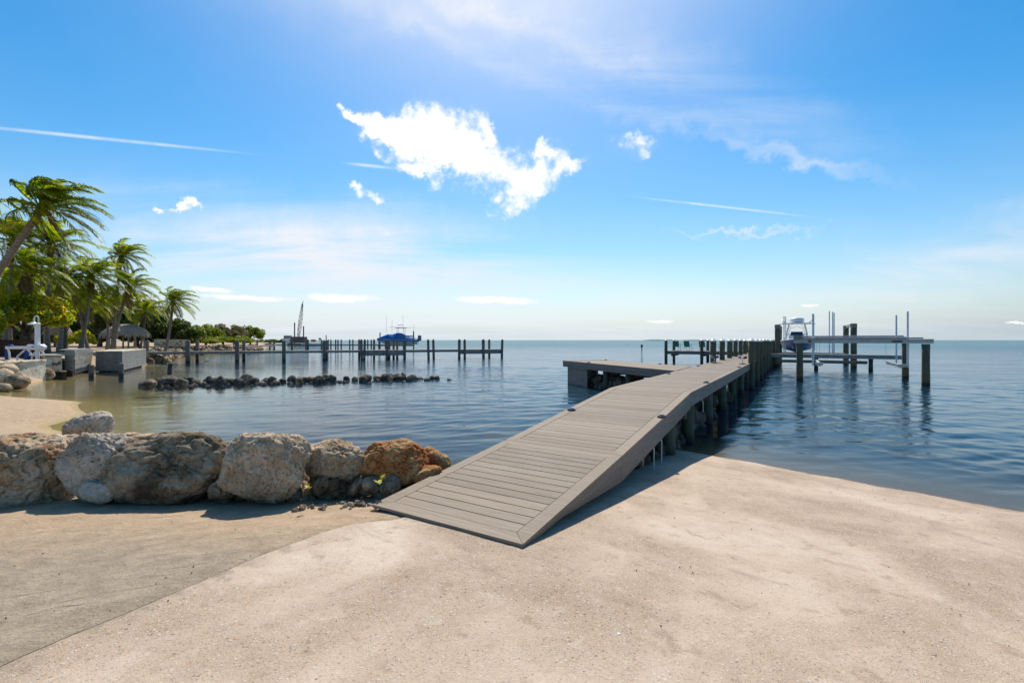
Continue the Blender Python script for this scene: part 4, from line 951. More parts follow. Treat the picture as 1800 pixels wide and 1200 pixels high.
for s in (-1, 1):
    for y in (y0-.6, y0+.6): o(MB().tube([(s*.85, y, .95), (s*.80, y, 1.8), (s*.62, y*.9+y0*.1, zt-.05)], .06, 8), 'top_frame_leg', M['white'])
    o(MB().tube([(s*.72, y0+.6, 1.6), (s*.5, y0+.6, 2.25), (s*.2, y0+.6, zt-.35), (0, y0+.6, zt-.25)], .025, 6), 'arch_brace', M['white'])
    o(MB().tube([(s*.3, y0+.6, zt-.05), (s*.62, y0+.6, zt-.45)], .02, 6), 'arch_brace', M['white'])
    o(MB().tube([(s*1.05, y0, zt+.02), (s*1.2, y0+.2, zt+.35)], .03, 6), 'spotlight', M['white']); o(MB().lathe([(.03,0),(.1,.03),(.1,.12),(.03,.16)], (s*1.0, y0+.5, zt+.08), 10), 'horn', M['white'])
    o(MB().bar((s*.75, y0+.8, zt-.02), (s*1.45, y0+.8, zt-.10), .25, .05), 'outrigger_mount', M['alu'])
    o(MB().tube([(s*.95, y0-1.4, 1.0), (s*1.0, y0+.4, 1.32), (s*.7, y0+3.2, 1.6)], .02, 6), 'bow_rail', M['alu'])
    o(MB().box((s*.45, -.25, .75), (.5, .5, 1.1)), 'outboard_engine', M['white'], bevel=.08)
o(MB().box((0, y0, zt), (2.3, 2.0, .10)), 'hard_top', M['green'] if 0 else M['white'], bevel=.02)
o(MB().lathe([(.45, 0), (.58, .08), (.62, .26), (.55, .42), (.3, .52), (.05, .55)], (0, y0+.2, zt+.05), 20), 'canvas_covered_radar', M['white'], smooth=True)
o(MB().bar((-.78, y0+.6, 1.75), (.78, y0+.6, 1.75), .04, .06), 'cross_rail', M['white'])
o(MB().box((0, y0, 1.25), (1.3, 1.4, .9)), 'console', M['white'], bevel=.08); o(MB().bar((0, y0+.73, 1.60), (0, y0+.60, 1.95), .95, .02, Vector((0,1,0))), 'windscreen', M['skin_blue'])
o(MB().box((-1.25, 6.4, .65), (.18, .5, .75)), 'fender_cloth', M['bluestrap'], bevel=.05)

# ------------------------------------------------------------------ far pier on the left
def line_hit(px, P, Q):   # point on the line P-Q seen at pixel column px
    r = (px-900)/F; dx, dy = Q[0]-P[0], Q[1]-P[1]; t = (r*P[1]-P[0])/(dx-r*dy); return Vector((P[0]+dx*t, P[1]+dy*t, 0))
FP = thing('far_pier', 'long weathered brown pier on square pilings crossing the left middle distance', 'pier', (-20, 53, 1))
Pa, Pb = (-33.2, 47.7), (-1.3, 60.0); fd = Vector((Pb[0]-Pa[0], Pb[1]-Pa[1], 0)).normalized(); fn_ = Vector((-fd.y, fd.x, 0))
fz = 1.12
s0 = line_hit(252, Pa, Pb); s1 = line_hit(882, Pa, Pb); Lf = (s1-s0).length; Rf = Matrix((fd, fn_, Vector((0,0,1)))).transposed()
npl = int(Lf/.19)
plk = MB().box((0,0,0), (.18, 1.7, .05)).mesh('plank'); plk.materials.append(M['grey_wood'])
for i in range(npl): link('plank', plk, None, FP, Matrix.Translation(s0+fd*(.1+i*.19)+fn_*.9+Vector((0,0,fz-.025))) @ Rf.to_4x4())
def fseg(px0, px1, h, off=.03, w=.06, nm='side_beam'):
    a, b = line_hit(px0, Pa, Pb), line_hit(px1, Pa, Pb); up = Vector((0,0,fz-.055-h/2)); MB().bar(a+up+fn_*off, b+up+fn_*off, w, h).obj(nm, M['grey_wood'], FP)
fseg(252, 632, .2); fseg(633, 713, .58, -.04, .08); fseg(714, 805, .24); fseg(806, 882, .5, -.04, .08)
fseg(252, 882, .22, 1.75, .06)
sqp = {}
def sqpile(root, q, top, w=.28, bottom=-1.5, mat='far_pile', cap='darkcap', capped=True, lean=0):
    k = (w, mat, round(top-bottom, 1))
    if k not in sqp: m_ = MB().box((0, 0, -(top-bottom)/2), (w, w, top-bottom)).mesh('pile', bevel=.02); m_.materials.append(M[mat]); sqp[k] = m_
    Mx = Matrix.Translation((q.x, q.y, top)) @ Euler((0, lean, 0)).to_matrix().to_4x4() @ Rf.to_4x4(); o = link('pile', sqp[k], None, root, Mx)
    if capped:
        ck = ('c', w, cap)
        if ck not in sqp: h = w/2+.012; m_ = MB().add([(-h,-h,-.02),(h,-h,-.02),(h,h,-.02),(-h,h,-.02),(0,0,.16)], [(0,1,4),(1,2,4),(2,3,4),(3,0,4),(3,2,1,0)]).mesh('pile_cap'); m_.materials.append(M[cap]); sqp[ck] = m_
        link('pile_cap', sqp[ck], None, o, Mx)
for px in (331.4, 417.5, 499.4, 569.6): sqpile(FP, line_hit(px, Pa, Pb)-fn_*.2, 2.2, .36)
for px in (338, 423, 573.6, 237 if 0 else 246): sqpile(FP, line_hit(px, Pa, Pb)+fn_*1.95, 2.2, .3)
for px in (635, 641, 680, 711.4, 752, 761, 807, 816, 848, 882): sqpile(FP, line_hit(px, Pa, Pb)-fn_*.2, 2.28, .26, lean=random.uniform(-.03, .03))
for px in (633, 660, 687.6, 695.5, 702, 752 if 0 else 814, 858.6, 868.6): sqpile(FP, line_hit(px, Pa, Pb)+fn_*2.0, 2.28, .25, capped=True)
# end deck boxes
for (p0, p1, mm) in ((634, 712, 0), (818, 881, 0)):
    a, b = line_hit(p0, Pa, Pb), line_hit(p1, Pa, Pb); c = (a+b)/2+fn_*2.7+Vector((0,0,fz-.03)); MB().box(c, ((b-a).length, 1.7, .06), Rf).obj('wide_deck', M['grey_wood'], FP)
for p0 in (752, 811): pass
# second, more distant pier
F2 = thing('distant_pier', 'thin dark pier of many pilings beyond the far pier, reaching the covered boat', 'pier', (-45, 110, 1))
pts2 = [(-44.5, 76), (-56.2, 110), (-33.0, 113.5), (-24.0, 114.0)]
for a, b in zip(pts2[:-1], pts2[1:]):
    a, b = Vector((a[0], a[1], 1.1)), Vector((b[0], b[1], 1.1)); MB().bar(a, b, 1.6, .25).obj('deck', M['old_wood'], F2)
for px in (453.0, 475, 483, 514, 538, 542, 565, 577, 590, 594, 614.5, 620, 646, 652): q = line_hit(px, pts2[1], pts2[2]); sqpile(F2, q-fn_*.9, 2.35 if px != 573 else 2.9, .3, mat='far_pile')
for px in (451, 480.6, 512, 540, 581.6, 600): q = line_hit(px, pts2[1], pts2[2]); sqpile(F2, q+fn_*1.2, 2.35, .3, mat='far_pile')
q = line_hit(573.4, pts2[1], pts2[2]); sqpile(F2, q-fn_*.9, 3.4, .2)
# covered boat on a lift
bx = (697-900)/F*121; 
L3 = thing('far_boat_lift', 'timber boat lift holding the boat under a blue cover', 'boat lift', (bx, 121, 1))
for px in (666, 677.5, 709, 727): q = Vector(((px-900)/F*120, 120, 0)); sqpile(L3, q, 2.3 if px != 727 else 4.6, .28, capped=False)
for px in (668, 727): q = Vector(((px-900)/F*124, 124, 0)); sqpile(L3, q, 4.3, .28, capped=False)
MB().bar(at(700, 590.5, 120), at(728, 590.5, 120), .25, .25).obj('top_beam', M['grey_wood'], L3); MB().bar(at(664, 607, 120), at(728, 607, 120), 1.0, .3).obj('walkway', M['old_wood'], L3)
for px in (677, 715): MB().bar(Vector(((px-900)/F*120, 119.7, 1.05)), Vector(((px-900)/F*124, 124.3, 1.05)), .2, .25).obj('cradle_beam', M['old_wood'], L3)
Mx = Matrix.Translation((bx+5.3, 122.2, 1.2)) @ Matrix.Rotation(math.radians(90), 4, 'Z')
t, o = boat('covered_boat', 'white boat shrouded in a bright blue canvas cover beyond the far pier', Mx, 10.6, 2.9, 1.15, M['white'], M['white'])
prof = [(0, 1.5), (.1, 1.9), (.25, 2.3), (.4, 2.95), (.52, 3.0), (.62, 2.6), (.72, 2.75), (.82, 2.3), (.92, 1.85), (1.0, 1.55)]
rows = hull_pts(10.6, 2.9, 1.15, 18); vs = []; K = 7
for i in range(19):
    tt = i/18; top = np.interp(tt, [q[0] for q in prof], [q[1] for q in prof]); r = rows[i]; w = r[2][0]+.05; zs = r[2][2]-.45
    for k in range(K): a = math.pi*k/(K-1); vs.append((-w*math.cos(a), r[2][1], zs+(top-zs)*(math.sin(a)**.8 if 0 < k < K-1 else 0)))
mb = MB(); mb.add(vs, [(i*K+k, i*K+k+1, (i+1)*K+k+1, (i+1)*K+k) for i in range(18) for k in range(K-1)]+[tuple(range(K)), tuple(range(18*K, 19*K))[::-1]]); o(mb, 'canvas_cover', M['bluecover'])
o(MB().box((0, 4.4, 4.3), (1.9, 2.6, .12)), 'hard_top', M['alu'])
for s in (-1, 1):
    for y in (3.5, 5.3): o(MB().tube([(s*.6, y, 2.4), (s*.8, y, 4.25)], .04, 6), 'top_frame_leg', M['alu'])
    o(MB().tube([(s*.9, 1.2+s, 4.35), (s*.9, 7.4, 4.45)], .03, 5), 'outrigger', M['alu'])
o(MB().box((0, 4.5, 5.0), (1.4, 1.3, .08)), 'upper_station', M['alu']); 
for y, h in ((8.4, 7.4), (4.0, 7.5), (1.2, 5.4), (6.9, 6.4)): o(MB().tube([(.5, y, 3.0), (.5, y, h)], .03, 5), 'antenna', M['alu'])
for s in (-1, 1): o(MB().box((s*.5, -.45, 1.6), (.55, .7, 1.5)), 'outboard_engine', M['grey_board'], bevel=.12)
# crane barge
Yb = 190.0
CB = thing('crane_barge', 'work barge with a tall lattice crane boom and two rusty spud poles', 'barge', at(527, 604, Yb))
def pb(px, v, Y=Yb): return at(px, v, Y)
MB().hexa([pb(505, 608), pb(553, 608), pb(553, 608, Yb+9), pb(505, 608, Yb+9)], [pb(505, 603.5), pb(553, 603.5), pb(553, 603.5, Yb+9)+Vector((0,0,.06)), pb(505, 603.5, Yb+9)+Vector((0,0,.06))]).obj('hull', M['rust'], CB)
for px, v0 in ((517.8, 567), (533.6, 573)): MB().tube([pb(px, 610), pb(px, v0)], .24, 10).obj('spud_pole', M['rust'], CB)
ba, bb = pb(524.5, 594, Yb+4), pb(531.6, 534, Yb+4); d = (bb-ba); mb = MB(); sd = Vector((1,0,0)); bk = Vector((0,1,0)); nseg = 16
for k in range(nseg):
    for (x, y) in ((-1,-1),(1,-1),(1,1),(-1,1)):
        w = lambda t: .50*min(1, .45+2.2*t, .35+1.6*(1-t))
        p = ba+d*(k/nseg)+sd*x*w(k/nseg)+bk*y*w(k/nseg); q = ba+d*((k+1)/nseg)+sd*x*w((k+1)/nseg)+bk*y*w((k+1)/nseg); mb.bar(p, q, .12, .12)
    s_ = 1 if k % 2 else -1
    for y in (-1, 1): mb.bar(ba+d*(k/nseg)+sd*s_*w(k/nseg)+bk*y*w(k/nseg), ba+d*((k+1)/nseg)-sd*s_*w((k+1)/nseg)+bk*y*w((k+1)/nseg), .08, .08)
mb.obj('boom', M['old_wood'], CB); MB().tube([bb, bb+Vector((.3,0,1.2))], .12, 6).obj('boom_tip', M['blackmetal'], CB)
MB().tube([bb, pb(521.5, 594, Yb+4)], .05, 5).obj('stay_cable', M['blackmetal'], CB)
MB().box(pb(525.5, 597, Yb+4), (5.5, 3.5, 2.6)).obj('crane_body', M['old_wood'], CB, bevel=.15); MB().box(pb(506, 599, Yb+4), (3.2, 3, 2.2)).obj('deckhouse', M['white'], CB, bevel=.1)
MB().box(pb(506, 592.5, Yb+4), (2.4, 2.4, 1.4)).obj('wheelhouse', M['leaf_mid'] if 0 else M['grey_board'], CB, bevel=.1); MB().box(pb(551, 598.5, Yb+3), (1.8, 1.4, 1.0)).obj('winch', M['orange'], CB, bevel=.2)
MB().tube([pb(562, 603, Yb+3), pb(561, 593.5, Yb+3)], .06, 6).obj('flag_pole', M['alu'], CB); MB().box(pb(562.3, 595.5, Yb+3), (1.0, .04, .8)).obj('flag', M['orange'], CB)
Mx = Matrix.Translation(Vector(((565-900)/F*185, 185, -.25))) @ Matrix.Rotation(math.radians(90), 4, 'Z')
t, o = boat('skiff', 'low white skiff moored right of the crane barge', Mx, 8, 2.2, 1.1, M['white'], M['white'])
Mx = Matrix.Translation(Vector(((478-900)/F*170, 170, -.25))) @ Matrix.Rotation(math.radians(95), 4, 'Z')
t, o = boat('moored_boat', 'small teal hulled boat by the mangrove point', Mx, 8, 2.4, 1.3, M['green'], M['white'])
# posts in the cove, channel marker, islands
for px, v0, v1, lab, ln_ in ((160.4, 641, 662, 'leaning grey post in the cove before the slatted dock face', .03), (213, 638, 661.5, 'grey post in the cove before the corner of the boarded dock', 0), (297, 638, 655.5, 'black broken post in the cove right of the boarded dock', .12)):
    Y = CH*F/(v1-HV); q = Vector(((px-900)/F*Y, Y, 0)); top = CH-(v0-HV)/F*Y; mb = MB(); mb.tube([q+Vector((0,0,-.8)), q+Vector((ln_*.5, 0, top*.5)), q+Vector((ln_, 0, top-.02)), q+Vector((ln_, 0, top))], [.14,.135,.13,.1], 9)
    oo = mb.obj('mooring_post', M['far_pile'] if px < 290 else M['blackmetal']); tag(oo, lab, 'post', 'old posts standing in the cove')
t = thing('channel_marker', 'small dark channel marker post out on the open water', 'marker', (30.6, 110, 0)); q = Vector((30.6, 110, 0))
MB().tube([q+Vector((0,0,-1)), q+Vector((0,0,1.0))], .12, 8).obj('post', M['blackmetal'], t); MB().box(q+Vector((0,0,.9)), (.5,.08,.6)).obj('board', M['blackmetal'], t)
M['far_land'] = pm('far_wooded_land', [(0, (.06,.085,.08)), (1, (.10,.13,.12))], .01, 0.9, 0.0)
def islet(name, px0, px1, Y, h, lab):
    n_ = 40; vs = []; 
    for i in range(n_+1):
        px = px0+(px1-px0)*i/n_; e_ = min(1, min(i, n_-i)/5)
        for k, (dy, f) in enumerate(((0, 0), (20, .7), (70, 1), (160, .8), (220, 0))): vs.append(((px-900)/F*Y, Y+dy, -.3+f*h*e_*(.7+.6*mn.noise(Vector((i*.7, k, px0))))))
    me = MB().add(vs, [(i*5+k, i*5+k+1, (i+1)*5+k+1, (i+1)*5+k) for i in range(n_) for k in range(4)]).mesh(name); o = link(name, me, M['far_land']); o['kind'] = 'structure'; o['label'] = lab
islet('island', 1143, 1200, 2400, 6.5, 'thin dark island on the horizon left of the chair platform'); islet('island', 1212, 1262, 2800, 6.5, 'fainter island on the horizon behind the chairs')

# ------------------------------------------------------------------ left shore: seawall, docks, davit
sw = thing('seawall', 'stained pale concrete seawall with dark pits at the left edge', 'wall', (-26, 24, .5))
wa, wb_, wc = Vector((-25.2, 21.4, 0)), Vector((-26.05, 24.1, 0)), Vector((-26.75, 26.8, 0))
for a, b in ((wa, wb_), (wb_, wc)):
    d = (b-a).normalized(); r = Vector((d.y, -d.x, 0)); q = [a+d*.01+r*.0, b-d*.01, b-d*.01-r*.35, a+d*.01-r*.35]
    MB().hexa([v+Vector((0,0,-.6)) for v in q], [v+Vector((0,0,1.08)) for v in q]).obj('wall_panel', M['concrete_wall'], sw, bevel=.02)
q = [wa+Vector((.03,0,1.085)), wc+Vector((.03,0,1.085)), wc+Vector((-.42,0,1.085)), wa+Vector((-.42,0,1.085))]; MB().hexa(q, [v+Vector((0,0,.11)) for v in q]).obj('coping', M['concrete_wall'], sw, bevel=.015)
cpier = thing('concrete_pier', 'rust stained pale concrete block pier beyond the seawall', 'pier', (-27.5, 28.5, .5))
q = [(-28.25, 28.2), (-27.2, 28.2), (-29.95, 31.0), (-30.9, 31.0)]
MB().hexa([Vector((x, y, .38)) for x, y in q], [Vector((x, y, 1.30)) for x, y in q]).obj('block', M['concrete_wall'], cpier, bevel=.02)
MB().hexa([Vector((x, y+.3, -.5)) for x, y in q], [Vector((x, y+.3, .375)) for x, y in q]).obj('foot', M['rock_sea'], cpier)
q = [(-29.3, 28.1), (-27.12, 28.1), (-30.4, 31.4), (-32.4, 31.4)]; MB().hexa([Vector((x, y, 1.305)) for x, y in q], [Vector((x, y, 1.38)) for x, y in q]).obj('top_slab', M['grey_board'], cpier)
def boarded(root, a, b, z0, z1, horiz, w=.145, m='grey_board', th=.03, name='board', bottom_b=None):
    a, b = Vector(a), Vector(b); L_ = (b-a).length; d = (b-a)/L_; r = Vector((d.y, -d.x, 0))
    if horiz:
        n_ = int((z1-z0)/w)
        for i in range(n_):
            z = z0+w*(i+.5); sh = 0 if bottom_b is None else bottom_b*(1-(i+.5)/n_); bb_ = b-d*sh; MB().bar(a+Vector((0,0,z)), bb_+Vector((0,0,z)), th, w-.014).obj(name, M[m], root)
    else:
        n_ = int(L_/w); base = MB().box((0,0,0), (w-.012, th, z1-z0)).mesh(name); base.materials.append(M[m]); R_ = Matrix((d, -r, Vector((0,0,1)))).transposed().to_4x4()
        for i in range(n_): link(name, base, None, root, Matrix.Translation(a+d*(w*(i+.5)*L_/(n_*w))+Vector((0,0,(z0+z1)/2))) @ R_)
d1 = thing('slatted_dock', 'grey dock end with a sunlit face of horizontal slats', 'dock', (-30.5, 33, 1))
boarded(d1, (-28.95, 30.2, 0), (-28.35, 30.2, 0), .3, 1.62, False)
boarded(d1, (-28.33, 30.22, 0), (-31.6, 35.2, 0), .42, 1.62, True, .12, bottom_b=.9)
for i in range(12): q0 = Vector((-28.38, 30.3, 0)).lerp(Vector((-30.9, 34.1, 0)), i/11); MB().box((q0.x, q0.y, .28), (.07, .07, .26)).obj('spacer_post', M['grey_board'], d1)
q = [(-29.4, 30.25), (-28.40, 30.25), (-31.7, 35.2), (-33.4, 35.2)]; MB().hexa([Vector((x, y, 1.625)) for x, y in q], [Vector((x, y, 1.67)) for x, y in q]).obj('deck', M['grey_board'], d1)
q2 = [(-29.2, 30.35), (-28.6, 30.35), (-31.7, 35.0), (-33.0, 35.0)]; MB().hexa([Vector((x, y, -.4)) for x, y in q2], [Vector((x, y, .9)) for x, y in q2]).obj('core', M['rock_sea'], d1)
d2 = thing('boarded_dock', 'large grey dock clad in vertical boards, dark face and sunlit side meeting at a corner', 'dock', (-31, 37, 1))
K0, K1, K2, K3 = (-30.35, 34.0), (-28.42, 34.0), (-33.2, 42.3), (-36.2, 42.3)
boarded(d2, (*K0, 0), (*K1, 0), .06, 1.44, False, .16); boarded(d2, (*K1, 0), (*K2, 0), .10, 1.44, False, .16)
q = [K0, K1, K2, K3]; MB().hexa([Vector((x, y+.03, 1.445)) for x, y in q], [Vector((x, y+.03, 1.50)) for x, y in q]).obj('deck', M['concrete_wall'], d2)
q = [(K0[0]+.1, 34.2), (K1[0]-.15, 34.2), (K2[0]-.2, 42.1), (K3[0], 42.1)]; MB().hexa([Vector((x, y, -.5)) for x, y in q], [Vector((x, y, 1.3)) for x, y in q]).obj('core', M['rock_sea'], d2)
# white davit lift with lamp
dv = thing('watercraft_lift', 'white personal watercraft lift arm with blue straps behind the seawall', 'lift', (-29, 27, 1.2))
Yd = 28.0
def w(px, v, Y=Yd): return at(px, v, Y)
MB().bar(w(12, 611), w(80, 610.5), .25, .17).obj('beam', M['white'], dv, bevel=.03); MB().box(w(64, 610), (.85, .4, .34)).obj('head_plate', M['white'], dv, bevel=.06)
MB().lathe([(.07, 0), (.07, .03), (.02, .04)], w(64, 610)+Vector((0, -.22, 0)), 12).obj('hub', M['blackmetal'], dv).rotation_euler = (0, 0, 0)
MB().tube([w(66, 636), w(66, 600)], .11, 12).obj('mast_foot', M['white'], dv)
for pts_ in ([(45,614),(38,620),(31,626),(30,634)], [(48,614),(52,618),(55,623)], [(66,616),(60,621),(56,628),(56,634)], [(70,614),(74,618),(77,622)], [(14,613),(16,620),(17,633)]):
    MB().tube([w(*q) for q in pts_], .05, 8).obj('cradle_arm', M['white'], dv)
for px in (12, 47): MB().box(w(px, 625), (.16, .1, .62)).obj('strap', M['bluestrap'], dv)
MB().box(w(19, 608.5), (.2, .2, .2)).obj('motor', M['bluestrap'], dv, bevel=.03)
lp = thing('lamp_post', 'white post with a gooseneck hooded lamp on the watercraft lift', 'lamp post', w(66, 606))
MB().box(w(66, 587), (.20, .20, 1.30)).obj('post', M['white'], lp, bevel=.02)
pts_ = [w(67.5, 569)]+[w(63.8+3.7*math.cos(a), 560-5*math.sin(a)) for a in np.linspace(0, math.pi, 9)]+[w(60, 566)]
MB().tube(pts_, .03, 8).obj('gooseneck', M['white'], lp); MB().lathe([(.28, -.09), (.27, -.05), (.12, .04), (.04, .10), (.02, .12)], w(59, 568), 16).obj('lamp_hood', M['white'], lp)
fe = thing('fence', 'dark reddish brown board fence behind the white lift', 'fence', (-31, 29.5, 1.2))
boarded(fe, (-36, 30.3, 0), (-30.6, 30.3, 0), 1.0, 2.25, False, .14, 'fence'); MB().bar((-36, 30.26, 2.28), (-30.6, 30.26, 2.28), .12, .06).obj('top_rail', M['fence'], fe)
# thatched huts
def hut(px, v_eave, Y, wpx, hpx, lab, zb=1.3):
    c = w(px, v_eave, Y); R_ = wpx/2*Y/F; H_ = hpx*Y/F; t = thing('thatched_hut', lab, 'hut', (c.x, c.y, zb), 'thatched tiki huts')
    rnd_ = random.Random(px); prof_ = [(R_, 0), (R_*.93, H_*.25), (R_*.74, H_*.58), (R_*.45, H_*.86), (R_*.2, H_*.98), (.02, H_)]
    MB().lathe(prof_, c, 28).obj('roof', M['thatch'], t)
    mb = MB()
    for k in range(700):
        a = rnd_.random()*6.283; lv = rnd_.random()*.85; rr = np.interp(lv, [0, .25, .58, .86, 1], [R_, R_*.93, R_*.74, R_*.45, .1]); z = H_*lv
        p = c+Vector((math.cos(a)*rr, math.sin(a)*rr, z+.06)); dn = Vector((math.cos(a)*.16, math.sin(a)*.16, -.32-.2*rnd_.random())); tg = Vector((-math.sin(a), math.cos(a), 0))*(.05+.05*rnd_.random())
        mb.add([p-tg, p+tg, p+dn+tg*.5, p+dn-tg*.5], [(0,1,2,3)])
    tag(mb.obj('thatch_strands', M['thatch'], t), None, None, None, 'stuff')
    for k in range(6): a = k*math.pi/3+.3; q = c+Vector((math.cos(a)*R_*.78, math.sin(a)*R_*.78, 0)); MB().tube([(q.x, q.y, zb-.1), (q.x, q.y, c.z+.15)], .09, 8).obj('post', M['grey_wood'], t)
hut(221, 589, 58, 70, 20, 'thatched hut with a broad round roof behind the boarded dock'); hut(101, 583, 50, 36, 17, 'smaller thatched hut partly hidden behind the palm trunks')
lw = thing('garden_wall', 'low pale grey garden wall right of the thatched hut', 'wall', (-42, 66, 1.3)); MB().bar(at(272, 602, 66), at(330, 603, 66), .3, 1.0).obj('wall_body', M['concrete_wall'], lw)
sg = thing('sign', 'small white sign board on a post on the sandy shore', 'sign', at(374, 610, 78)); MB().tube([at(374.5, 614, 78), at(374.5, 598, 78)], .05, 6).obj('post', M['grey_wood'], sg); MB().box(at(374.5, 601, 78)+Vector((0,-.1,0)), (.62, .04, .45)).obj('board', M['white'], sg)
bench_q = at(300, 606, 62); bn_ = thing('picnic_table', 'pale picnic table on the sand under the rightmost palm', 'table', (bench_q.x, bench_q.y, 1.3))
MB().box((bench_q.x, bench_q.y, 2.0), (2.6, .8, .07)).obj('table_top', M['grey_wood'], bn_)
for s in (-1, 1):
    MB().box((bench_q.x, bench_q.y+s*.7, 1.75), (2.6, .28, .06)).obj('bench', M['grey_wood'], bn_)
    MB().bar((bench_q.x+s*.9, bench_q.y-.7, 1.3), (bench_q.x+s*.9, bench_q.y+.2, 1.96), .08, .1).obj('leg', M['grey_wood'], bn_); MB().bar((bench_q.x+s*.9, bench_q.y+.7, 1.3), (bench_q.x+s*.9, bench_q.y-.2, 1.96), .08, .1).obj('leg', M['grey_wood'], bn_)

# ------------------------------------------------------------------ palms
def frond_mesh(base, az, el, L_, rnd_, wind, droop, nl=34, lw=.024):
    # rachis bends down under weight and away with the wind; leaflets hang from it
    d = Vector((math.cos(az)*math.cos(el), math.sin(az)*math.cos(el), math.sin(el))); p = Vector(base); pts = [p.copy()]; dirs = [d.copy()]; n = 12
    for i in range(n):
        t = (i+1)/n; d = (d+Vector((0,0,-1))*droop*.18*(.3+t)+wind*.16*(.2+t)).normalized(); p = p+d*L_/n; pts.append(p.copy()); dirs.append(d.copy())
    V, Fc = [], []; mb = MB(); mb.tube(pts, [.03*(1-.8*i/n)+.004 for i in range(n+1)], 4, False)
    for k in range(nl):
        t = .14+.86*(k+.5)/nl; f = t*n; i = min(int(f), n-1); q = pts[i].lerp(pts[i+1], f-i); dd = dirs[i].lerp(dirs[i+1], f-i).normalized()
        side_ = dd.cross(Vector((0,0,1)));  side_ = side_.normalized() if side_.length > .05 else Vector((1,0,0)); up = side_.cross(dd)
        ll = L_*.30*math.sin(math.pi*min(1, .12+t*.86))**.6*rnd_.uniform(.8, 1.1)
        for s in (-1, 1):
            if rnd_.random() < .05: continue
            ld_ = (side_*s*.85+dd*.55+up*rnd_.uniform(-.05, .3)+wind*.35).normalized(); e1 = q+ld_*ll*.5; ld2 = (ld_+Vector((0,0,-1))*rnd_.uniform(.7, 1.4)+wind*.22).normalized(); e2 = e1+ld2*ll*.5
            wv = ld_.cross(up+side_*.3*s).normalized()*lw*rnd_.uniform(.7, 1.2)
            mb.add([q-wv*.5, q+wv*.5, e1+wv, e1-wv, e2], [(0,1,2,3), (3,2,4)])
    return mb
WIND = Vector((.95, -.10, -.04))
def palm(px, v, Y, bpx, FL, nf, lab, tr=.15, seed=0, windk=1.0, zb=None, bY=None, curve=.12, old=3, nl=54):
    rnd_ = random.Random(seed*17+5); c = at(px, v, Y); bY = bY or Y+.3; b = Vector(((bpx-900)/F*bY, bY, 0)); b.z = (gz(b.x, b.y) if zb is None else zb)-.1
    t = thing('palm_tree', lab, 'palm tree', b, 'coconut palms on the left shore')
    pts = []; n = 14
    for i in range(n+1):
        s = i/n; q = b.lerp(c, s); hx = (c.x-b.x); q.x = b.x+hx*(s**1.25 if abs(hx) > 1.5 else s)+curve*math.sin(math.pi*s); pts.append(q)
    rad = [tr*(1.55-.6*min(1, i/3)) if i < 3 else tr*(.95-.18*i/n) for i in range(n+1)]
    MB().tube(pts, rad, 10).obj('trunk', M['trunk'], t, True)
    top = pts[-1]; cb_ = MB(); cb_.lathe([(tr*.8, -.35), (tr*1.15, -.1), (tr*1.0, .15), (tr*.3, .4)], top, 9); cb_.obj('crown_base', M['deadfrond'], t)
    for i in range(nf):
        s = (i+.5)/nf; az = i*2.39996+seed; el = math.radians(82-95*s)+rnd_.uniform(-.12, .12); L_ = FL*rnd_.uniform(.82, 1.08)*(1.0 if s > .12 else .75)
        wk = windk*(1.0+.9*(math.cos(az) < 0)); dead = i >= nf-old
        frond_mesh(top+Vector((math.cos(az), math.sin(az), 0))*tr*.6, az, el if not dead else math.radians(-30), L_*(1 if not dead else .7), rnd_, WIND*wk, .75+.6*s+(1.2 if dead else 0), nl).obj('dry_frond' if dead else 'frond', M['deadfrond'] if dead else M['frond'], t)
    mb = MB()
    for k in range(5): a = k*1.3+seed; q = top+Vector((math.cos(a)*.22, math.sin(a)*.22, -.22)); mb = MB().lathe([(.02,-.12),(.10,-.05),(.115,.03),(.06,.11),(.01,.13)], q, 8); mb.obj('coconut', M['leaf_yellow'] if k % 2 else M['deadfrond'], t, True)
palm(75, 366, 22.0, -88, 3.0, 26, 'tall palm leaning right over the cove with wind swept fronds', .165, 1, 1.45, 1.2, 23.0, .1, 2, 60)
for i, a in enumerate([
    (92, 432, 36, 84, 3.0, 20, 'palm just behind the crown of the tall leaning palm', .14), (22, 425, 35, 5, 3.3, 22, 'bushy palm crown at the left edge below the leaning trunk', .15),
    (52, 478, 33, 60, 2.8, 20, 'lower palm between the leaning trunk and the hut', .13), (108, 500, 39, 104, 3.0, 22, 'palm on a curved trunk right of the smaller hut', .16),
    (214, 452, 46, 198, 2.7, 20, 'high slim palm standing above the thatched hut', .15), (160, 488, 41, 140, 3.1, 22, 'full crowned palm at the middle of the grove', .15),
    (226, 508, 45, 200, 3.0, 20, 'palm leaning right from the same spot as the slim high palm', .15), (304, 532, 56, 288, 3.0, 20, 'rightmost palm standing alone past the thatched hut', .16),
    (140, 530, 44, 156, 2.8, 18, 'short palm over the yellow shrub', .14), (256, 548, 60, 246, 2.8, 16, 'thin palm right behind the thatched hut', .13),
    (243, 540, 62, 237, 2.6, 14, 'thin palm against the left of the wall, behind the hut roof', .12), (186, 540, 50, 188, 2.7, 16, 'low palm whose fronds hang over the hut roof', .13),
    (20, 498, 40, 20, 3.0, 18, 'palm low at the left edge behind the sea grape', .14), (75, 540, 46, 78, 2.8, 16, 'small palm behind the smaller thatched hut', .13)]):
    palm(*a[:4], a[4]*1.06, int(a[5]*1.35), a[6], a[7], i+2, .8 + .15*(i % 3), curve=.15*(1 if i % 2 else -1))
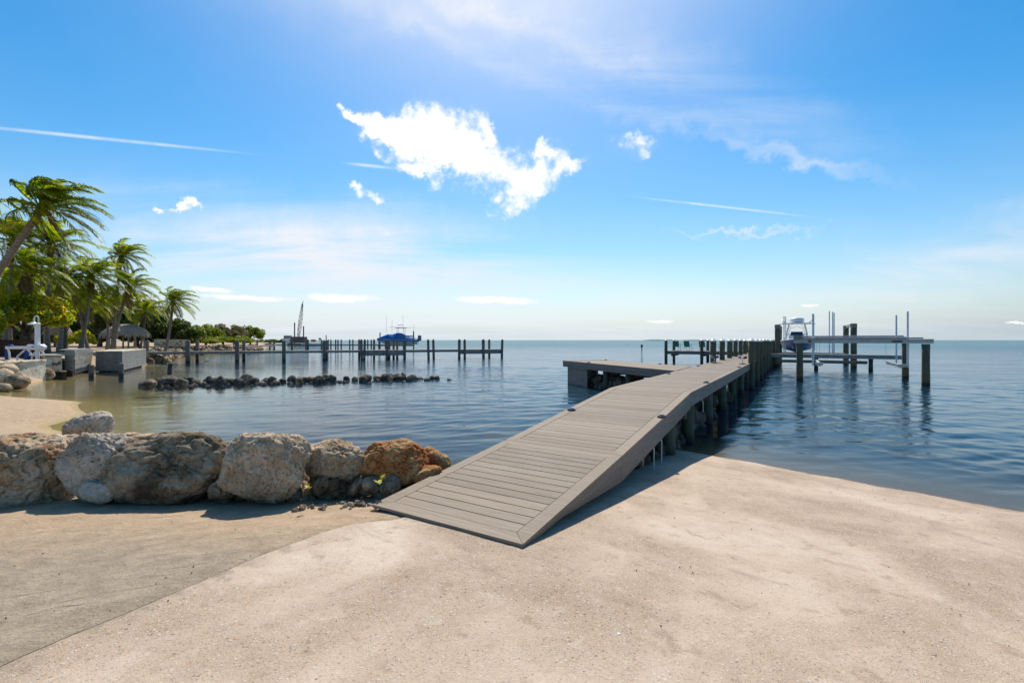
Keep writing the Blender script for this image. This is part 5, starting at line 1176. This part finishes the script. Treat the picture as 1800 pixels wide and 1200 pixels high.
# ------------------------------------------------------------------ broadleaf crowns
def crown_mesh(name, c, half, nleaf, size, seed, clumps=26, hollow=.55):
    rs = np.random.RandomState(seed); u = rs.normal(size=(clumps, 3)); u /= np.linalg.norm(u, axis=1)[:, None]; rad = rs.uniform(hollow, .95, (clumps, 1)); cen = u*rad; cen[:, 2] = np.abs(cen[:, 2])*1.0-.25
    idx = rs.randint(0, clumps, nleaf); sz = rs.uniform(.14, .34, clumps)[idx][:, None]; off = rs.normal(size=(nleaf, 3)); off /= np.linalg.norm(off, axis=1)[:, None]; off *= rs.uniform(.5, 1.0, (nleaf, 1))**.5*sz
    P = (cen[idx]+off)*np.array(half)+np.array(c)
    nrm = off/np.linalg.norm(off, axis=1)[:, None]+rs.normal(size=(nleaf, 3))*.55; nrm /= np.linalg.norm(nrm, axis=1)[:, None]
    t1 = np.cross(nrm, rs.normal(size=(nleaf, 3))); t1 /= np.linalg.norm(t1, axis=1)[:, None]; t2 = np.cross(nrm, t1); s = size*rs.uniform(.6, 1.3, (nleaf, 1))
    V = np.stack([P-t1*s, P+t2*s*.5, P+t1*s, P-t2*s*.5], 1).reshape(-1, 3); f = np.arange(nleaf*4).reshape(-1, 4)
    me = bpy.data.meshes.new(name); me.vertices.add(len(V)); me.vertices.foreach_set('co', V.ravel()); me.loops.add(len(V)); me.loops.foreach_set('vertex_index', f.ravel())
    me.polygons.add(nleaf); me.polygons.foreach_set('loop_start', np.arange(nleaf)*4); me.polygons.foreach_set('loop_total', np.full(nleaf, 4)); me.update(calc_edges=True); return me
def tree(name, px, v, Y, wpx, hpx, m, nleaf, size, seed, lab, cat='tree', group=None, trunk=True, depth=.8, clumps=26):
    c = at(px, v, Y); k = Y/F; half = (wpx/2*k, wpx/2*k*depth, hpx/2*k); zb = gz(c.x, c.y); t = thing(name, lab, cat, (c.x, c.y, zb), group)
    me = crown_mesh('crown', (0, 0, c.z-zb), half, nleaf, size, seed, clumps); me.materials.append(M[m]); link('crown', me, None, t, WM[t])
    rnd_ = random.Random(seed)
    if trunk:
        mb = MB(); r = .035*half[0]+.08; mb.tube([(c.x, c.y, zb-.2), (c.x+.2*rnd_.uniform(-1,1), c.y, zb+(c.z-zb)*.5), (c.x, c.y, c.z)], [r*1.3, r, r*.7], 8)
        for k_ in range(7):
            a = k_*.9+seed; e_ = Vector((c.x+math.cos(a)*half[0]*.75, c.y+math.sin(a)*half[1]*.75, c.z+half[2]*rnd_.uniform(-.2, .6))); s_ = Vector((c.x, c.y, zb+(c.z-zb)*rnd_.uniform(.3, .7))); mb.tube([s_, s_.lerp(e_, .5)+Vector((0,0,.1)), e_], [r*.5, r*.35, r*.12], 6)
        mb.obj('trunk', M['bark'], t, True)
    return t
tree('sea_grape_tree', 45, 552, 33, 150, 96, 'grape', 15000, .12, 1, 'wide sea grape tree with yellow green and orange leaves behind the white lift', depth=.7, clumps=60)
tree('sea_grape_tree', 112, 562, 40, 40, 50, 'grape', 3500, .12, 2, 'smaller orange tinged sea grape between the white lamp and palm trunks')
tree('sea_grape_tree', -20, 560, 30, 90, 110, 'grape', 7000, .12, 9, 'sea grape tree cut by the left edge of the picture')
for i, (px, v, wp, hp, nm) in enumerate(((20, 520, 150, 150, 'at the left edge behind the leaning palm'), (100, 535, 130, 120, 'behind the smaller thatched hut'), (175, 545, 120, 110, 'in the middle of the grove behind the yellow shrub'), (240, 560, 110, 80, 'behind the broad thatched hut'), (300, 580, 90, 56, 'between the broad hut and the rightmost palm'))):
    tree('evergreen_tree', px, v+4, 68, wp, hp, 'leaf_dark', 9000, .24, 20+i, 'dark dense evergreen tree '+nm, group='dark trees behind the palms', clumps=40)
for i, (px, v, wp, hp, nm) in enumerate(((10, 592, 130, 60, 'low at the left edge behind the fence'), (85, 590, 110, 56, 'low behind the smaller thatched hut'), (160, 588, 100, 60, 'low behind the yellow shrubs'), (228, 588, 100, 56, 'low in the shade behind the broad thatched hut'), (285, 592, 70, 44, 'low behind the garden wall'))):
    tree('dark_shrub', px, v, 72, wp, hp, 'leaf_dark', 5000, .26, 120+i, 'dark leafy undergrowth shrub '+nm, 'shrub', 'dark undergrowth behind the palms', False, clumps=40)
tree('yellow_shrub', 122, 598, 47, 46, 26, 'leaf_yellow', 2600, .10, 30, 'bright yellow green shrub between the palm trunks, left of the other', 'shrub', 'bright yellow shrubs', False)
tree('yellow_shrub', 153, 600, 48, 34, 22, 'leaf_yellow', 1800, .10, 31, 'bright yellow green shrub closer to the thatched hut', 'shrub', 'bright yellow shrubs', False)
tree('shrub', 148, 590, 50, 30, 30, 'grape', 1500, .12, 32, 'orange brown leaved shrub rising above the yellow shrubs', 'shrub', None, False)
for i, (px, v, Y, wp, hp, m, lab) in enumerate((
    (330, 590, 78, 60, 44, 'leaf_mid', 'light green mangrove nearest the rightmost palm'), (362, 586, 92, 56, 42, 'leaf_mid', 'bright mangrove in the middle of the shoreline thicket'),
    (392, 588, 100, 50, 40, 'leaf_brown', 'brownish thin leaved mangrove between two green ones'), (412, 586, 108, 56, 42, 'leaf_brown', 'tall olive brown mangrove top of the thicket'),
    (440, 586, 118, 46, 38, 'leaf_mid', 'rounded green mangrove at the end of the point'), (376, 598, 84, 90, 18, 'leaf_mid', 'low clipped hedge line in front of the mangroves'),
    (420, 598, 100, 60, 20, 'leaf_mid', 'low green mangrove skirt under the olive brown tree'), (345, 600, 74, 60, 16, 'leaf_mid', 'low hedge right of the picnic table'), (300, 584, 74, 60, 40, 'leaf_mid', 'light green tree behind the rightmost palm trunk'))):
    tree('mangrove_tree' if hp > 25 else 'hedge', px, v, Y, wp, hp, m, 7000 if hp > 25 else 4000, .20, 40+i, lab, 'tree' if hp > 25 else 'hedge', 'mangroves on the shoreline', hp > 25, clumps=34)
for i, (px, wp) in enumerate(((462, 26), (480, 22), (496, 14))):
    tree('mangrove_tree', px, 600, 205, wp, 9, 'leaf_mid', 1500, .35, 60+i, 'low distant mangrove clump %s on the far point' % ('nearest the thicket', 'in the middle', 'last before the barge')[i], 'tree', 'distant mangrove clumps', False)
